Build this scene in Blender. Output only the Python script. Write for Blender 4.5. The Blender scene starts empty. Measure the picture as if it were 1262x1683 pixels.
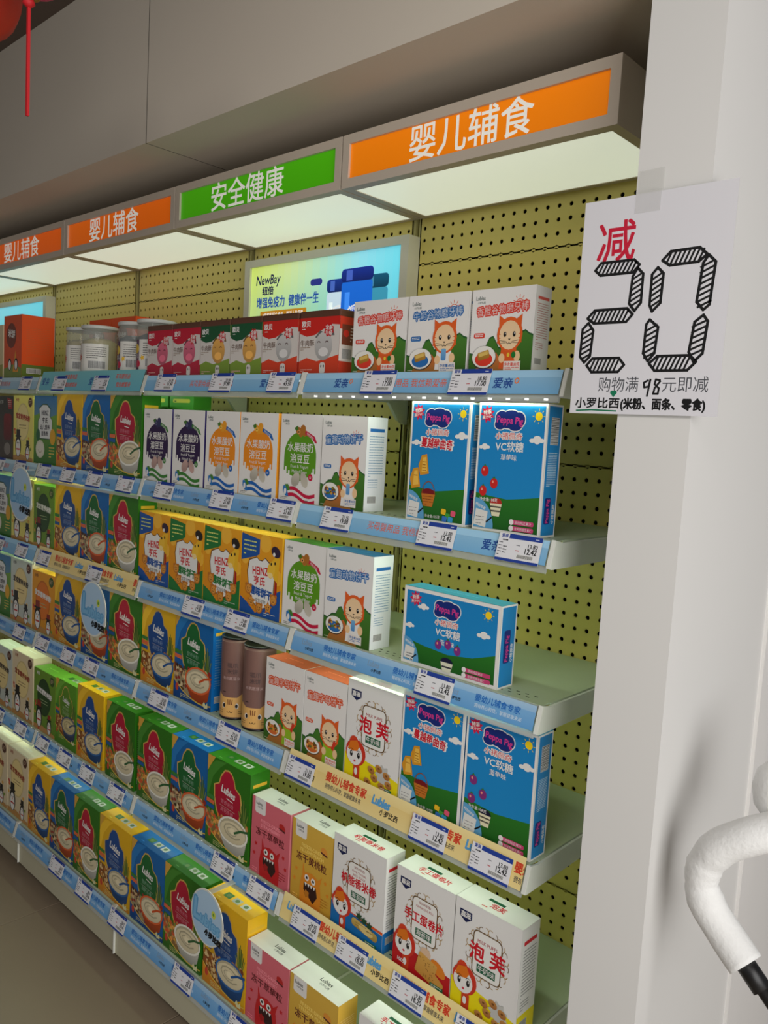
import bpy, math, random
from mathutils import Matrix, Vector
random.seed(7)
S = bpy.context.scene
COL = S.collection
# ------------------------------------------------------------------ camera
FL = 1.785                      # floor-to-reference height
cam = bpy.data.cameras.new('camera'); camo = bpy.data.objects.new('camera', cam); COL.objects.link(camo)
R_ = (0.7282050585, 0.6830222090, 0.0565513466)
D_ = (0.1067596711, -0.0315408240, -0.9937844581)
F_ = (-0.6769931797, 0.7297162726, -0.0958874139)
m3 = Matrix(((R_[0], -D_[0], -F_[0]), (R_[1], -D_[1], -F_[1]), (R_[2], -D_[2], -F_[2])))
camo.matrix_world = Matrix.Translation((0.91731, -1.323436, -0.44988 + FL)) @ m3.to_4x4()
cam.sensor_fit = 'VERTICAL'; cam.sensor_height = 36; cam.sensor_width = 27; cam.lens = 1325.19 / 1683 * 36
cam.clip_start = 0.02
S.camera = camo
# ------------------------------------------------------------------ world, lights, exposure
w = bpy.data.worlds.new('world'); S.world = w; w.use_nodes = True
w.node_tree.nodes['Background'].inputs[0].default_value = (0.93, 0.95, 1.0, 1)
w.node_tree.nodes['Background'].inputs[1].default_value = 0.165
def area(name, loc, target, sx, sy, power, col=(1, 1, 1)):
    l = bpy.data.lights.new(name, 'AREA'); l.shape = 'RECTANGLE'; l.size = sx; l.size_y = sy; l.energy = power; l.color = col
    o = bpy.data.objects.new(name, l); COL.objects.link(o); o.location = loc
    o.rotation_euler = (Vector(target) - Vector(loc)).to_track_quat('-Z', 'Y').to_euler(); return o
area('shop_window_light', (2.5, -1.45, 1.35), (0.1, -0.3, 1.1), 1.8, 2.2, 55, (1.0, 0.985, 0.97))
area('added_room_fill', (0.5, -1.9, 2.3), (0.4, -1.6, 0), 1.1, 1.1, 20, (1.0, 0.96, 0.9))  # unseen overhead fill, added to brighten the surfaces facing the aisle
S.view_settings.view_transform = 'Standard'; S.view_settings.look = 'None'
S.view_settings.exposure = 0.0; S.view_settings.gamma = 1.0; S.view_settings.use_curve_mapping = False
# ------------------------------------------------------------------ helpers
def lin(c):
    return tuple(((v / 255) / 12.92 if v / 255 <= .04045 else ((v / 255 + .055) / 1.055) ** 2.4) for v in c)
def mat(name, rgb, rough=.5, metal=0, emit=0, noise=0.0, scale=20, bump=0.0, coat=0, trans=0, alpha=1, ecol=None):
    m = bpy.data.materials.new(name); m.use_nodes = True; nt = m.node_tree; b = nt.nodes['Principled BSDF']
    c = lin(rgb)
    b.inputs['Base Color'].default_value = (*c, 1); b.inputs['Roughness'].default_value = rough; b.inputs['Metallic'].default_value = metal
    b.inputs['Coat Weight'].default_value = coat; b.inputs['Transmission Weight'].default_value = trans; b.inputs['Alpha'].default_value = alpha
    if emit:
        b.inputs['Emission Color'].default_value = (*lin(ecol or rgb), 1); b.inputs['Emission Strength'].default_value = emit
    if noise or bump:
        tc = nt.nodes.new('ShaderNodeTexCoord'); n = nt.nodes.new('ShaderNodeTexNoise'); n.inputs['Scale'].default_value = scale; n.inputs['Detail'].default_value = 5
        nt.links.new(tc.outputs['Object'], n.inputs['Vector'])
        if noise:
            mx = nt.nodes.new('ShaderNodeMix'); mx.data_type = 'RGBA'
            mx.inputs[6].default_value = (*[v * (1 - noise) for v in c], 1); mx.inputs[7].default_value = (*[min(1, v * (1 + noise)) for v in c], 1)
            nt.links.new(n.outputs['Fac'], mx.inputs[0]); nt.links.new(mx.outputs[2], b.inputs['Base Color'])
        if bump:
            bp = nt.nodes.new('ShaderNodeBump'); bp.inputs['Strength'].default_value = bump; bp.inputs['Distance'].default_value = .002
            nt.links.new(n.outputs['Fac'], bp.inputs['Height']); nt.links.new(bp.outputs['Normal'], b.inputs['Normal'])
    return m
def print_mat(name, rough=.38, emit=0, coat=.08):
    m = bpy.data.materials.new(name); m.use_nodes = True; nt = m.node_tree; b = nt.nodes['Principled BSDF']
    a = nt.nodes.new('ShaderNodeAttribute'); a.attribute_name = 'ink'
    n = nt.nodes.new('ShaderNodeTexNoise'); n.inputs['Scale'].default_value = 60
    tc = nt.nodes.new('ShaderNodeTexCoord'); nt.links.new(tc.outputs['Object'], n.inputs['Vector'])
    r = nt.nodes.new('ShaderNodeMapRange'); r.inputs[3].default_value = rough - .06; r.inputs[4].default_value = rough + .06
    nt.links.new(n.outputs['Fac'], r.inputs[0]); nt.links.new(r.outputs[0], b.inputs['Roughness'])
    nt.links.new(a.outputs['Color'], b.inputs['Base Color']); b.inputs['Coat Weight'].default_value = coat; b.inputs['Coat Roughness'].default_value = .25; b.inputs['Specular IOR Level'].default_value = .32
    if emit:
        nt.links.new(a.outputs['Color'], b.inputs['Emission Color']); b.inputs['Emission Strength'].default_value = emit
    return m
PR = print_mat('printed_carton'); PAPER = print_mat('printed_paper', .7, 0, 0); PLIT = print_mat('backlit_print', .4, .55, 0); PSIGN = print_mat('sign_film', .35, .32, .2)
M = dict(
    white=mat('white_metal', (226, 228, 220), .35, noise=.03, scale=8), deck=mat('shelf_green_enamel', (176, 190, 160), .38, noise=.05, scale=9, bump=.03),
    bracket=mat('bracket_enamel', (220, 224, 212), .35, noise=.03, scale=7), peg=mat('pegboard_yellow_enamel', (208, 192, 104), .42, noise=.04, scale=5),
    dark=mat('dark_void', (20, 20, 18), .8, noise=.1), upright=mat('upright_enamel', (180, 172, 110), .45, noise=.05), kick=mat('kick_plate_enamel', (196, 192, 166), .45, noise=.04, scale=5),
    frame=mat('sign_frame_grey', (196, 184, 168), .42, .0, noise=.05, scale=6), lens=mat('diffuser_panel', (236, 240, 224), .5, emit=.56, noise=.03, scale=14, ecol=(236, 243, 222)),
    alu=mat('aluminium_frame', (208, 206, 188), .35, .1, noise=.05), pillar=mat('painted_wall_white', (222, 221, 218), .6, noise=.02, scale=3, bump=.04),
    wall=mat('painted_wall_offwhite', (224, 222, 219), .65, noise=.02, scale=3, bump=.05), soffit=mat('soffit_paint', (212, 203, 188), .75, noise=.05, scale=2, bump=.05),
    ceil=mat('ceiling_paint_brown', (96, 82, 72), .8, noise=.06, scale=2), tile=mat('floor_tile_beige', (142, 126, 106), .34, noise=.07, scale=6, bump=.02), grout=mat('tile_grout', (176, 162, 142), .9, noise=.1),
    clear=mat('clear_rail_plastic', (200, 205, 200), .15, alpha=.5, noise=.02), foam=mat('white_foam', (232, 232, 230), .85, noise=.03, scale=160, bump=.5), black=mat('black_plastic', (16, 16, 17), .4, noise=.2),
    led=mat('led_chip', (255, 255, 250), .5, emit=4, noise=.01), brown=mat('brown_tin_lid', (92, 58, 42), .45, noise=.06), canister=mat('brown_canister_card', (124, 92, 84), .55, noise=.04), blacklid=mat('black_lid', (14, 13, 13), .3, noise=.1),
    red=mat('red_silk', (196, 20, 30), .6, noise=.1), lantern=mat('red_lantern_cloth', (196, 48, 26), .6, noise=.1), pink=mat('pink_lantern_cloth', (220, 60, 110), .6, noise=.1), gold=mat('gold_ring', (190, 140, 50), .3, .7, noise=.05),
    tape=mat('clear_tape', (215, 215, 210), .3, alpha=.14, noise=.05), jar=mat('clear_jar', (205, 212, 205), .08, alpha=.3, noise=.03), jarlid=mat('jar_lid', (196, 198, 194), .35, noise=.03), snackp=mat('purple_snack', (58, 62, 74), .7, noise=.4, scale=90), snackr=mat('beige_snack', (176, 160, 100), .7, noise=.3, scale=90))
M['dark'].node_tree.nodes['Principled BSDF'].inputs['Specular IOR Level'].default_value = 0
def mesh(name, V, F, mats=None, mi=None, smooth=False):
    me = bpy.data.meshes.new(name); me.from_pydata(V, [], F)
    for m in (mats or []): me.materials.append(m)
    if mi: me.polygons.foreach_set('material_index', mi)
    if smooth: me.polygons.foreach_set('use_smooth', [True] * len(F))
    me.update(); return me
def obj(name, me, parent=None, loc=(0, 0, 0), label=None, cat=None, group=None, kind=None):
    o = bpy.data.objects.new(name, me); COL.objects.link(o); o.location = loc
    if parent: o.parent = parent
    for k, v in (('label', label), ('category', cat), ('group', group), ('kind', kind)):
        if v: o[k] = v
    return o
def thing(name, loc, label, cat, group=None): return obj(name, None, None, loc, label, cat, group)
BOXF = [(0, 3, 2, 1), (4, 5, 6, 7), (0, 1, 5, 4), (1, 2, 6, 5), (2, 3, 7, 6), (3, 0, 4, 7)]
def bx(x0, x1, y0, y1, z0, z1): return [(x0, y0, z0), (x1, y0, z0), (x1, y1, z0), (x0, y1, z0), (x0, y0, z1), (x1, y0, z1), (x1, y1, z1), (x0, y1, z1)]
def boxes(name, L, m):
    V = []; F = []
    for b in L:
        n = len(V); V += bx(*b); F += [tuple(i + n for i in f) for f in BOXF]
    return mesh(name, V, F, [m])
def bev(name, x0, x1, y0, y1, z0, z1, m, r=.0012, seg=2):
    import bmesh
    b = bmesh.new(); vs = [b.verts.new(v) for v in bx(x0, x1, y0, y1, z0, z1)]
    for f in BOXF: b.faces.new([vs[i] for i in f])
    bmesh.ops.bevel(b, geom=list(b.edges), offset=r, segments=seg, affect='EDGES', profile=.6)
    me = bpy.data.meshes.new(name); b.to_mesh(me); b.free(); me.materials.append(m); return me
def prism(name, prof, x0, x1, m):      # profile in (y,z), extruded in x
    n = len(prof); V = [(x0, y, z) for y, z in prof] + [(x1, y, z) for y, z in prof]
    F = [tuple(range(n)), tuple(range(2 * n - 1, n - 1, -1))] + [(i + n, (i + 1) % n + n, (i + 1) % n, i) for i in range(n)]
    return mesh(name, V, F, [m])
def lathe(name, prof, m, seg=40, smooth=True):     # profile (r,z)
    V = []; F = []
    for r, z in prof:
        for i in range(seg): a = 2 * math.pi * i / seg; V.append((r * math.cos(a), r * math.sin(a), z))
    for j in range(len(prof) - 1):
        for i in range(seg): k = (i + 1) % seg; F.append((j * seg + i, j * seg + k, (j + 1) * seg + k, (j + 1) * seg + i))
    F.append(tuple(range(seg - 1, -1, -1))); F.append(tuple((len(prof) - 1) * seg + i for i in range(seg)))
    return mesh(name, V, F, [m], smooth=smooth)
def tube(name, pts, rad, m, seg=20):
    P = [Vector(p) for p in pts]; V = []; F = []; up = Vector((0.3, 1, .1)).normalized()
    for i, p in enumerate(P):
        t = (P[min(i + 1, len(P) - 1)] - P[max(i - 1, 0)]).normalized(); a = t.cross(up).normalized(); b = t.cross(a)
        r = rad[i] if isinstance(rad, list) else rad
        for k in range(seg): an = 2 * math.pi * k / seg; V.append(tuple(p + (a * math.cos(an) + b * math.sin(an)) * r))
    for j in range(len(P) - 1):
        for i in range(seg): k = (i + 1) % seg; F.append((j * seg + i, (j + 1) * seg + i, (j + 1) * seg + k, j * seg + k))
    F.append(tuple(range(seg))); F.append(tuple((len(P) - 1) * seg + i for i in range(seg - 1, -1, -1)))
    return mesh(name, V, F, [m], smooth=True)
# ------------------------------------------------------------------ flat print (vector artwork laid as ink on a face)
_T = {}
def glyphs(s, off):
    k = (s, off)
    if k not in _T:
        c = bpy.data.curves.new('t', 'FONT'); c.body = s; c.resolution_u = 2
        o = bpy.data.objects.new('t', c); COL.objects.link(o)
        me = bpy.data.meshes.new_from_object(o.evaluated_get(bpy.context.evaluated_depsgraph_get()))
        V = [(v.co.x, v.co.y) for v in me.vertices]; F = [tuple(p.vertices) for p in me.polygons]
        bpy.data.objects.remove(o); bpy.data.curves.remove(c); bpy.data.meshes.remove(me); _T[k] = (V, F)
    return _T[k]
def clip(P, W, H):
    for ax, lim, sg in ((0, 0, 1), (0, W, -1), (1, 0, 1), (1, H, -1)):
        Q = []
        for i in range(len(P)):
            a, b = P[i - 1], P[i]; da, db = (a[ax] - lim) * sg, (b[ax] - lim) * sg
            if (da < 0) != (db < 0):
                t = da / (da - db); Q.append((a[0] + t * (b[0] - a[0]), a[1] + t * (b[1] - a[1])))
            if db >= 0: Q.append(b)
        P = Q
        if not P: return P
    return P
class Art:
    """x right, y down, width 100 units; l = ink layer"""
    def __init__(s, w, h): s.w = w; s.k = w / 100; s.H = 100 * h / w; s.V = []; s.F = []; s.C = []; s.l = 1; s.j = 0
    def up(s, n=1): s.l += n; return s
    def poly(s, P, c, c2=None, nc=False):
        if getattr(s, 'strips', 0) and not nc:
            for i in range(25):
                Q = clip([(x - i * 4, y) for x, y in P], 4, s.H)
                if len(Q) > 2: s.poly([(x + i * 4, y) for x, y in Q], c, c2, True)
            return
        if not nc: P = clip(list(P), 100, s.H)
        if len(P) < 3: return
        A = sum(P[i - 1][0] * P[i][1] - P[i][0] * P[i - 1][1] for i in range(len(P)))
        if abs(A) < 1e-6: return
        if A > 0: P = P[::-1]
        s.j += 1; L_ = s.l + (s.j % 12) * .075; n = len(s.V); a = lin(c); b = lin(c2) if c2 else a; y0 = min(q[1] for q in P); y1 = max(q[1] for q in P)
        for q in P:
            t = (q[1] - y0) / (y1 - y0 + 1e-9); s.V.append((q[0], q[1], L_)); s.C.append(tuple(a[i] + (b[i] - a[i]) * t for i in range(3)))
        s.F.append(tuple(range(n, n + len(P))))
    def rect(s, x, y, w, h, c, c2=None, rot=0, rr=0):
        if rr:
            P = []
            for cx, cy, a0 in ((x + w - rr, y + rr, -90), (x + w - rr, y + h - rr, 0), (x + rr, y + h - rr, 90), (x + rr, y + rr, 180)):
                for i in range(4): a = math.radians(a0 + i * 30); P.append((cx + rr * math.cos(a), cy + rr * math.sin(a)))
        else: P = [(x, y), (x + w, y), (x + w, y + h), (x, y + h)]
        if rot:
            cx, cy = x + w / 2, y + h / 2; c_, s_ = math.cos(math.radians(rot)), math.sin(math.radians(rot))
            P = [(cx + (a - cx) * c_ - (b - cy) * s_, cy + (a - cx) * s_ + (b - cy) * c_) for a, b in P]
        s.poly(P, c, c2)
    def ell(s, cx, cy, rx, ry, c, c2=None, rot=0, n=20, a0=0, a1=360):
        c_, s_ = math.cos(math.radians(rot)), math.sin(math.radians(rot)); P = []
        for i in range(n + (a1 - a0 < 360)):
            a = math.radians(a0 + (a1 - a0) * i / n); u, v = rx * math.cos(a), ry * math.sin(a); P.append((cx + u * c_ - v * s_, cy + u * s_ + v * c_))
        s.poly(P, c, c2)
    def burst(s, cx, cy, r, c, n=12, q=.72, rot=0, e=1):
        s.poly([(cx + r * (1 if i % 2 else q) * math.cos(math.pi * i / n + rot), cy + e * r * (1 if i % 2 else q) * math.sin(math.pi * i / n + rot)) for i in range(2 * n)], c)
    def line(s, P, t, c):
        for i in range(len(P) - 1):
            (x0, y0), (x1, y1) = P[i], P[i + 1]; d = math.hypot(x1 - x0, y1 - y0) or 1; nx, ny = -(y1 - y0) / d * t / 2, (x1 - x0) / d * t / 2
            ex, ey = (x1 - x0) / d * t * .3, (y1 - y0) / d * t * .3
            s.poly([(x0 + nx - ex, y0 + ny - ey), (x1 + nx + ex, y1 + ny + ey), (x1 - nx + ex, y1 - ny + ey), (x0 - nx - ex, y0 - ny - ey)], c)
    def arc(s, cx, cy, rx, ry, a0, a1, t, c, n=8): s.line([(cx + rx * math.cos(math.radians(a0 + (a1 - a0) * i / n)), cy + ry * math.sin(math.radians(a0 + (a1 - a0) * i / n))) for i in range(n + 1)], t, c)
    def text(s, t, x, y, size, c, off=0.0, rot=0, al='l', sx=1.0, shear=0, maxw=None):
        V, F = glyphs(t, 0)
        if not V: return
        x0 = min(v[0] for v in V); x1 = max(v[0] for v in V); wd = (x1 - x0) * size * sx
        if maxw and wd > maxw: sx *= maxw / wd; wd = maxw
        ox = {'l': 0, 'c': -wd / 2, 'r': -wd}[al]; c_, s_ = math.cos(math.radians(rot)), math.sin(math.radians(rot)); n = len(s.V); cc = lin(c)
        k = 0 if off <= 0 else (4 if off < .045 else 10); sh = [(0, 0)] if k != 10 else []
        sh += [(off * size * math.cos(2 * math.pi * (i + .5) / k), off * size * math.sin(2 * math.pi * (i + .5) / k)) for i in range(k)]
        for dx, dy in (sh[1:] if k == 4 else sh):
            s.j += 1; L_ = s.l + (s.j % 12) * .075; n = len(s.V)
            for vx, vy in V:
                u = (vx - x0 + vy * shear) * size * sx + ox; v = -vy * size; px, py = x + dx + u * c_ - v * s_, y + dy + u * s_ + v * c_
                s.V.append((min(100, max(0, px)), min(s.H, max(0, py)), L_)); s.C.append(cc)
            s.F += [tuple(i + n for i in f) for f in F]
    def lines(s, x, y, w, n, gap, t, c, seed=1):     # fine print too small to read
        r = random.Random(seed)
        for i in range(n):
            u = x
            while u < x + w - 1:
                l = min(r.uniform(2, 8), x + w - u)
                s.rect(u, y + i * gap, l * .85, t, c); u += l
                if i == n - 1 and r.random() < .3: break
    def barcode(s, x, y, w, h, c=(20, 20, 20), vert=False, seed=3):
        r = random.Random(seed); s.rect(x - 1, y - 1, w + 2, h + 2, (235, 235, 232)); s.up(); u = 0; L = h if vert else w
        while u < L - .3:
            t = r.choice((.02, .03, .045)) * L; t = min(t, L - u)
            if vert: s.rect(x, y + u, w, t * .6, c)
            else: s.rect(x + u, y, t * .6, h, c)
            u += t * 1.15
    def mesh(s, name, m, org, ux, uy, un, eps=.00009):
        o, a, b, n = Vector(org), Vector(ux) * s.k, Vector(uy) * s.k, Vector(un) * eps
        me = mesh(name, [tuple(o + a * v[0] + b * v[1] + n * v[2]) for v in s.V], s.F, [m])
        at = me.color_attributes.new('ink', 'FLOAT_COLOR', 'POINT'); buf = []
        for c in s.C: buf += [c[0], c[1], c[2], 1.0]
        at.data.foreach_set('color', buf); return me
    def front(s, name, m, x0, y, ztop): return s.mesh(name, m, (x0, y, ztop), (1, 0, 0), (0, 0, -1), (0, -1, 0))
WHITE = (236, 234, 230); BLK = (22, 22, 24)
def logo(a, x, y, z, c=(40, 70, 66)):
    a.text('Lubies', x, y, z, c, .02, maxw=z * 2.1); a.text('小罗比西', x + z * .45, y + z * .62, z * .45, c, .01)
# ------------------------------------------------------------------ carton artwork
def cat(a, x, y, r, col=(228, 98, 40), hat=False):
    a.poly([(x - r * .95, y - r * 1.25), (x - r * .35, y - r * .85), (x - r * .9, y - r * .2)], col); a.poly([(x + r * .95, y - r * 1.25), (x + r * .35, y - r * .85), (x + r * .9, y - r * .2)], col)
    a.ell(x, y, r * 1.05, r * 1.1, col); a.ell(x - r * .55, y + r * 1.5, r * .25, r * .3, (240, 200, 150)); a.ell(x + r * .7, y + r * 1.4, r * .25, r * .35, (240, 200, 150)); a.up()
    a.ell(x, y + r * .05, r * .86, r * .92, (240, 205, 160), (244, 214, 172)); a.up()
    for s in (-1, 1):
        a.ell(x + s * r * .38, y, r * .12, r * .17, BLK); a.line([(x + s * r * .25, y + r * .45), (x + s * r * .75, y + r * .38)], r * .03, BLK); a.line([(x + s * r * .25, y + r * .52), (x + s * r * .75, y + r * .56)], r * .03, BLK)
        for q in (-.1, .15, .4): a.poly([(x + s * r * 1.0, y + r * q), (x + s * r * .7, y + r * (q + .09)), (x + s * r * 1.0, y + r * (q + .16))], col)
    a.poly([(x - r * .1, y + r * .28), (x + r * .1, y + r * .28), (x, y + r * .4)], BLK); a.arc(x - r * .1, y + r * .48, r * .1, r * .12, 0, 180, r * .04, BLK, 4); a.arc(x + r * .1, y + r * .48, r * .1, r * .12, 0, 180, r * .04, BLK, 4)
    a.up(); a.ell(x - r * .35, y - r * .05, r * .04, r * .05, WHITE); a.ell(x + r * .41, y - r * .05, r * .04, r * .05, WHITE)
def plate(a, x, y, r, rim, food):
    a.ell(x, y, r, r * .72, (70, 60, 50)); a.up(); a.ell(x, y - r * .03, r * .96, r * .68, (238, 236, 228)); a.up(); a.ell(x, y + r * .12, r * .72, r * .42, rim); a.up()
    if food == 'bar':
        a.rect(x - r * .5, y - r * .38, r * .95, r * .5, (196, 150, 60), (160, 112, 40), -14, r * .1); a.up(); a.rect(x - r * .42, y - r * .32, r * .75, r * .22, (222, 188, 100), None, -14, r * .05)
    else:
        q = random.Random(5)
        for i in range(24): a.ell(x + q.uniform(-.6, .6) * r, y + q.uniform(-.35, .2) * r, r * .12, r * .1, q.choice(((214, 160, 60), (120, 70, 30), (236, 200, 110), (90, 120, 50))), n=6)
def sunrays(a, x, y, r, c=(226, 90, 40)):
    a.arc(x, y, r, r, 190, 350, r * .16, c)
    for k in range(5): t = math.radians(205 + k * 32); a.line([(x + math.cos(t) * r * 1.35, y + math.sin(t) * r * 1.35), (x + math.cos(t) * r * 1.9, y + math.sin(t) * r * 1.9)], r * .13, c)
def base(w, h, c, c2=None): a = Art(w, h); a.rect(0, 0, 100, a.H, c, c2); a.up(); return a
def hills(a, y, c=(72, 128, 46), c2=(56, 96, 30)):
    P = [(0, y + 10), (8, y + 12), (18, y + 4), (26, y + 3), (32, y - 8), (38, y - 10), (48, y + 4), (60, y + 2), (76, y - 12), (88, y - 16), (94, y - 12), (100, y - 10), (100, a.H), (0, a.H)]
    a.poly([(p[0], p[1] - (2.2 if p[1] < a.H else 0)) for p in P], (40, 92, 44)); a.up(); a.poly(P, c, c2); a.up()
    a.poly([(8, a.H), (30, y + 14), (44, y + 8), (56, y + 22), (74, a.H)], (206, 104, 50), (160, 110, 50)); a.up()
def A_cat(w, h, title, tc, kind):
    a = base(w, h, WHITE); logo(a, 6, 13, 7); T = a.H
    sq = kind in ('teeth_o', 'teeth_b'); ty = 30 if sq else 41; ts = 12.4 if sq else 14.5
    sunrays(a, 76, ty - 9, 6); a.text(title, 50, ty, ts, tc, .13, -3, 'c', maxw=82); a.up(); a.text(title, 50, ty, ts, tuple(int(236 * .8 + v * .2) for v in tc), 0, -3, 'c', maxw=82); a.up()
    a.rect(6, T * .53, 18, 6.5, tc, None, 0, 2.5); a.up(); a.lines(8, T * .53 + 1.6, 14, 2, 2, .9, WHITE)
    hills(a, T * .69)
    cx, cy, r = (64, T * .56, 19) if sq else (65, T * .61, 21)
    a.poly([(cx - r * .75, T * .97), (cx - r * .6, cy + r * .7), (cx + r * .6, cy + r * .7), (cx + r * .75, T * .97)], {'cat_b': WHITE, 'cat_o': (150, 190, 40), 'teeth_b': WHITE}.get(kind, (222, 92, 36))); a.up()
    cat(a, cx, cy, r); a.up()
    if kind in ('cat_b', 'teeth_b'): a.rect(cx - 4, cy + r * .75, 8, r * .8, (120, 176, 216), (80, 140, 200), 0, 2)
    elif kind == 'cat_o': a.rect(cx + 8, cy + r * .4, 6, r * .8, (210, 60, 40), None, 20, 2)
    else: a.ell(cx, cy + r * 1.3, 2.2, 2.6, (240, 200, 60)); a.ell(cx + 8, cy + r * 1.3, 3.4, 4, (30, 120, 50))
    plate(a, 25, T * .83, 20, tc if kind != 'cat_o' else (214, 110, 50), 'bar' if sq else 'mix'); a.up()
    a.rect(58, T * .88, 26, 13, (236, 228, 220)); a.up(); a.text('净含量:80克', 71, T * .88 + 5.6, 4.6, tc, .02, 0, 'c'); a.lines(60, T * .88 + 7.4, 22, 2, 2, .8, tc)
    a.lines(4, T * .97, 26, 1, 2, .9, (200, 210, 180)); return a
def A_melt(w, h, dome, rib, bean, berry):
    a = base(w, h, WHITE); logo(a, 5, 13, 7); T = a.H
    P = [(12 + 76 * (i / 24), 0) for i in range(25)]; cx = 50
    P = [(cx + 39 * math.cos(math.radians(180 + i * 9)), 66 + 38 * math.sin(math.radians(180 + i * 9))) for i in range(21)]
    P += [(89, 92), (86, 92), (86, 84), (82, 84), (82, 90), (79, 90), (79, 96), (68, 99), (60, 104), (48, 106), (38, 103), (32, 98), (26, 97), (26, 90), (22, 90), (22, 95), (18, 95), (18, 84), (14, 84), (14, 90), (11, 90)]
    a.poly(P, dome); a.up()
    for dx, dy, r in ((-6, 0, 6), (5, -3, 6.5), (0, 5, 5), (9, 4, 5)): a.ell(50 + dx, 26 + dy, r, r, berry)
    a.up(); a.ell(45, 28, 3.5, 3.5, tuple(min(255, v + 50) for v in berry)); a.up(); a.ell(45, 28, 1.5, 1.5, BLK); a.poly([(34, 22), (42, 18), (44, 24), (38, 27)], (70, 120, 40))
    a.poly([(62, 25), (84, 34), (90, 44), (86, 44), (78, 38), (60, 31)], rib); a.up(); a.text('特别添加', 64, 31, 4.6, WHITE, 0, 27)
    a.text('水果酸奶', 50, 58, 16, WHITE, .012, 0, 'c'); a.text('溶豆豆', 50, 76, 16, WHITE, .012, 0, 'c'); a.text('Fruit & Yogurt', 50, 85, 7.4, WHITE, 0, 0, 'c'); a.text('Melted Bean', 50, 93, 7.4, WHITE, 0, 0, 'c'); a.up()
    a.ell(42, 104, 12, 9.5, tuple(int(v * .86) for v in bean), None, -50); a.up(); a.ell(43, 102, 11, 8.6, bean, tuple(int(v * .82) for v in bean), -50); a.up(); a.ell(63, 103, 13, 8, tuple(int(v * .9) for v in bean), bean, 62); a.ell(78, 98, 5.4, 5.4, rib); a.up(); a.lines(75.5, 96.6, 5, 2, 2, .8, WHITE)
    for k in (0, 10):
        Q = [(22 + i * 6.8, 118 + k + 4.2 * math.sin(i * .62 + .2) * -1 + i * .55) for i in range(11)]; a.poly(Q + [(x, y + 5.6) for x, y in reversed(Q)], rib)
    a.poly([(12, 116), (16, 114), (22, 120), (26, 132), (18, 131), (12, 124)], (40, 120, 190)); a.poly([(16, 113), (24, 112), (30, 120), (24, 123), (20, 118)], (70, 130, 50)); a.up()
    a.lines(32, 121, 46, 1, 2, 1, WHITE); a.lines(30, 131.5, 52, 1, 2, 1, WHITE, 4); a.ell(17.5, 124, 3, 5, WHITE)
    a.lines(6, T - 6, 18, 2, 2.5, .8, (120, 116, 110)); a.lines(66, T - 4, 26, 1, 2, .9, (90, 86, 80)); return a
def fruit(a, x, y, r, c): a.ell(x, y, r, r * 1.15, c); a.up(); a.ell(x - r * .3, y - r * .3, r * .25, r * .3, (240, 150, 130)); a.poly([(x - r * .4, y - r), (x, y - r * 1.5), (x + r * .4, y - r)], (60, 120, 40))
def cloud(a, x, y, r):
    for dx, dy, q in ((-1, .1, .6), (0, -.25, .8), (.9, .05, .6), (0, .3, .6)): a.ell(x + dx * r, y + dy * r, r * q, r * q * .62, WHITE, n=10)
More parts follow.
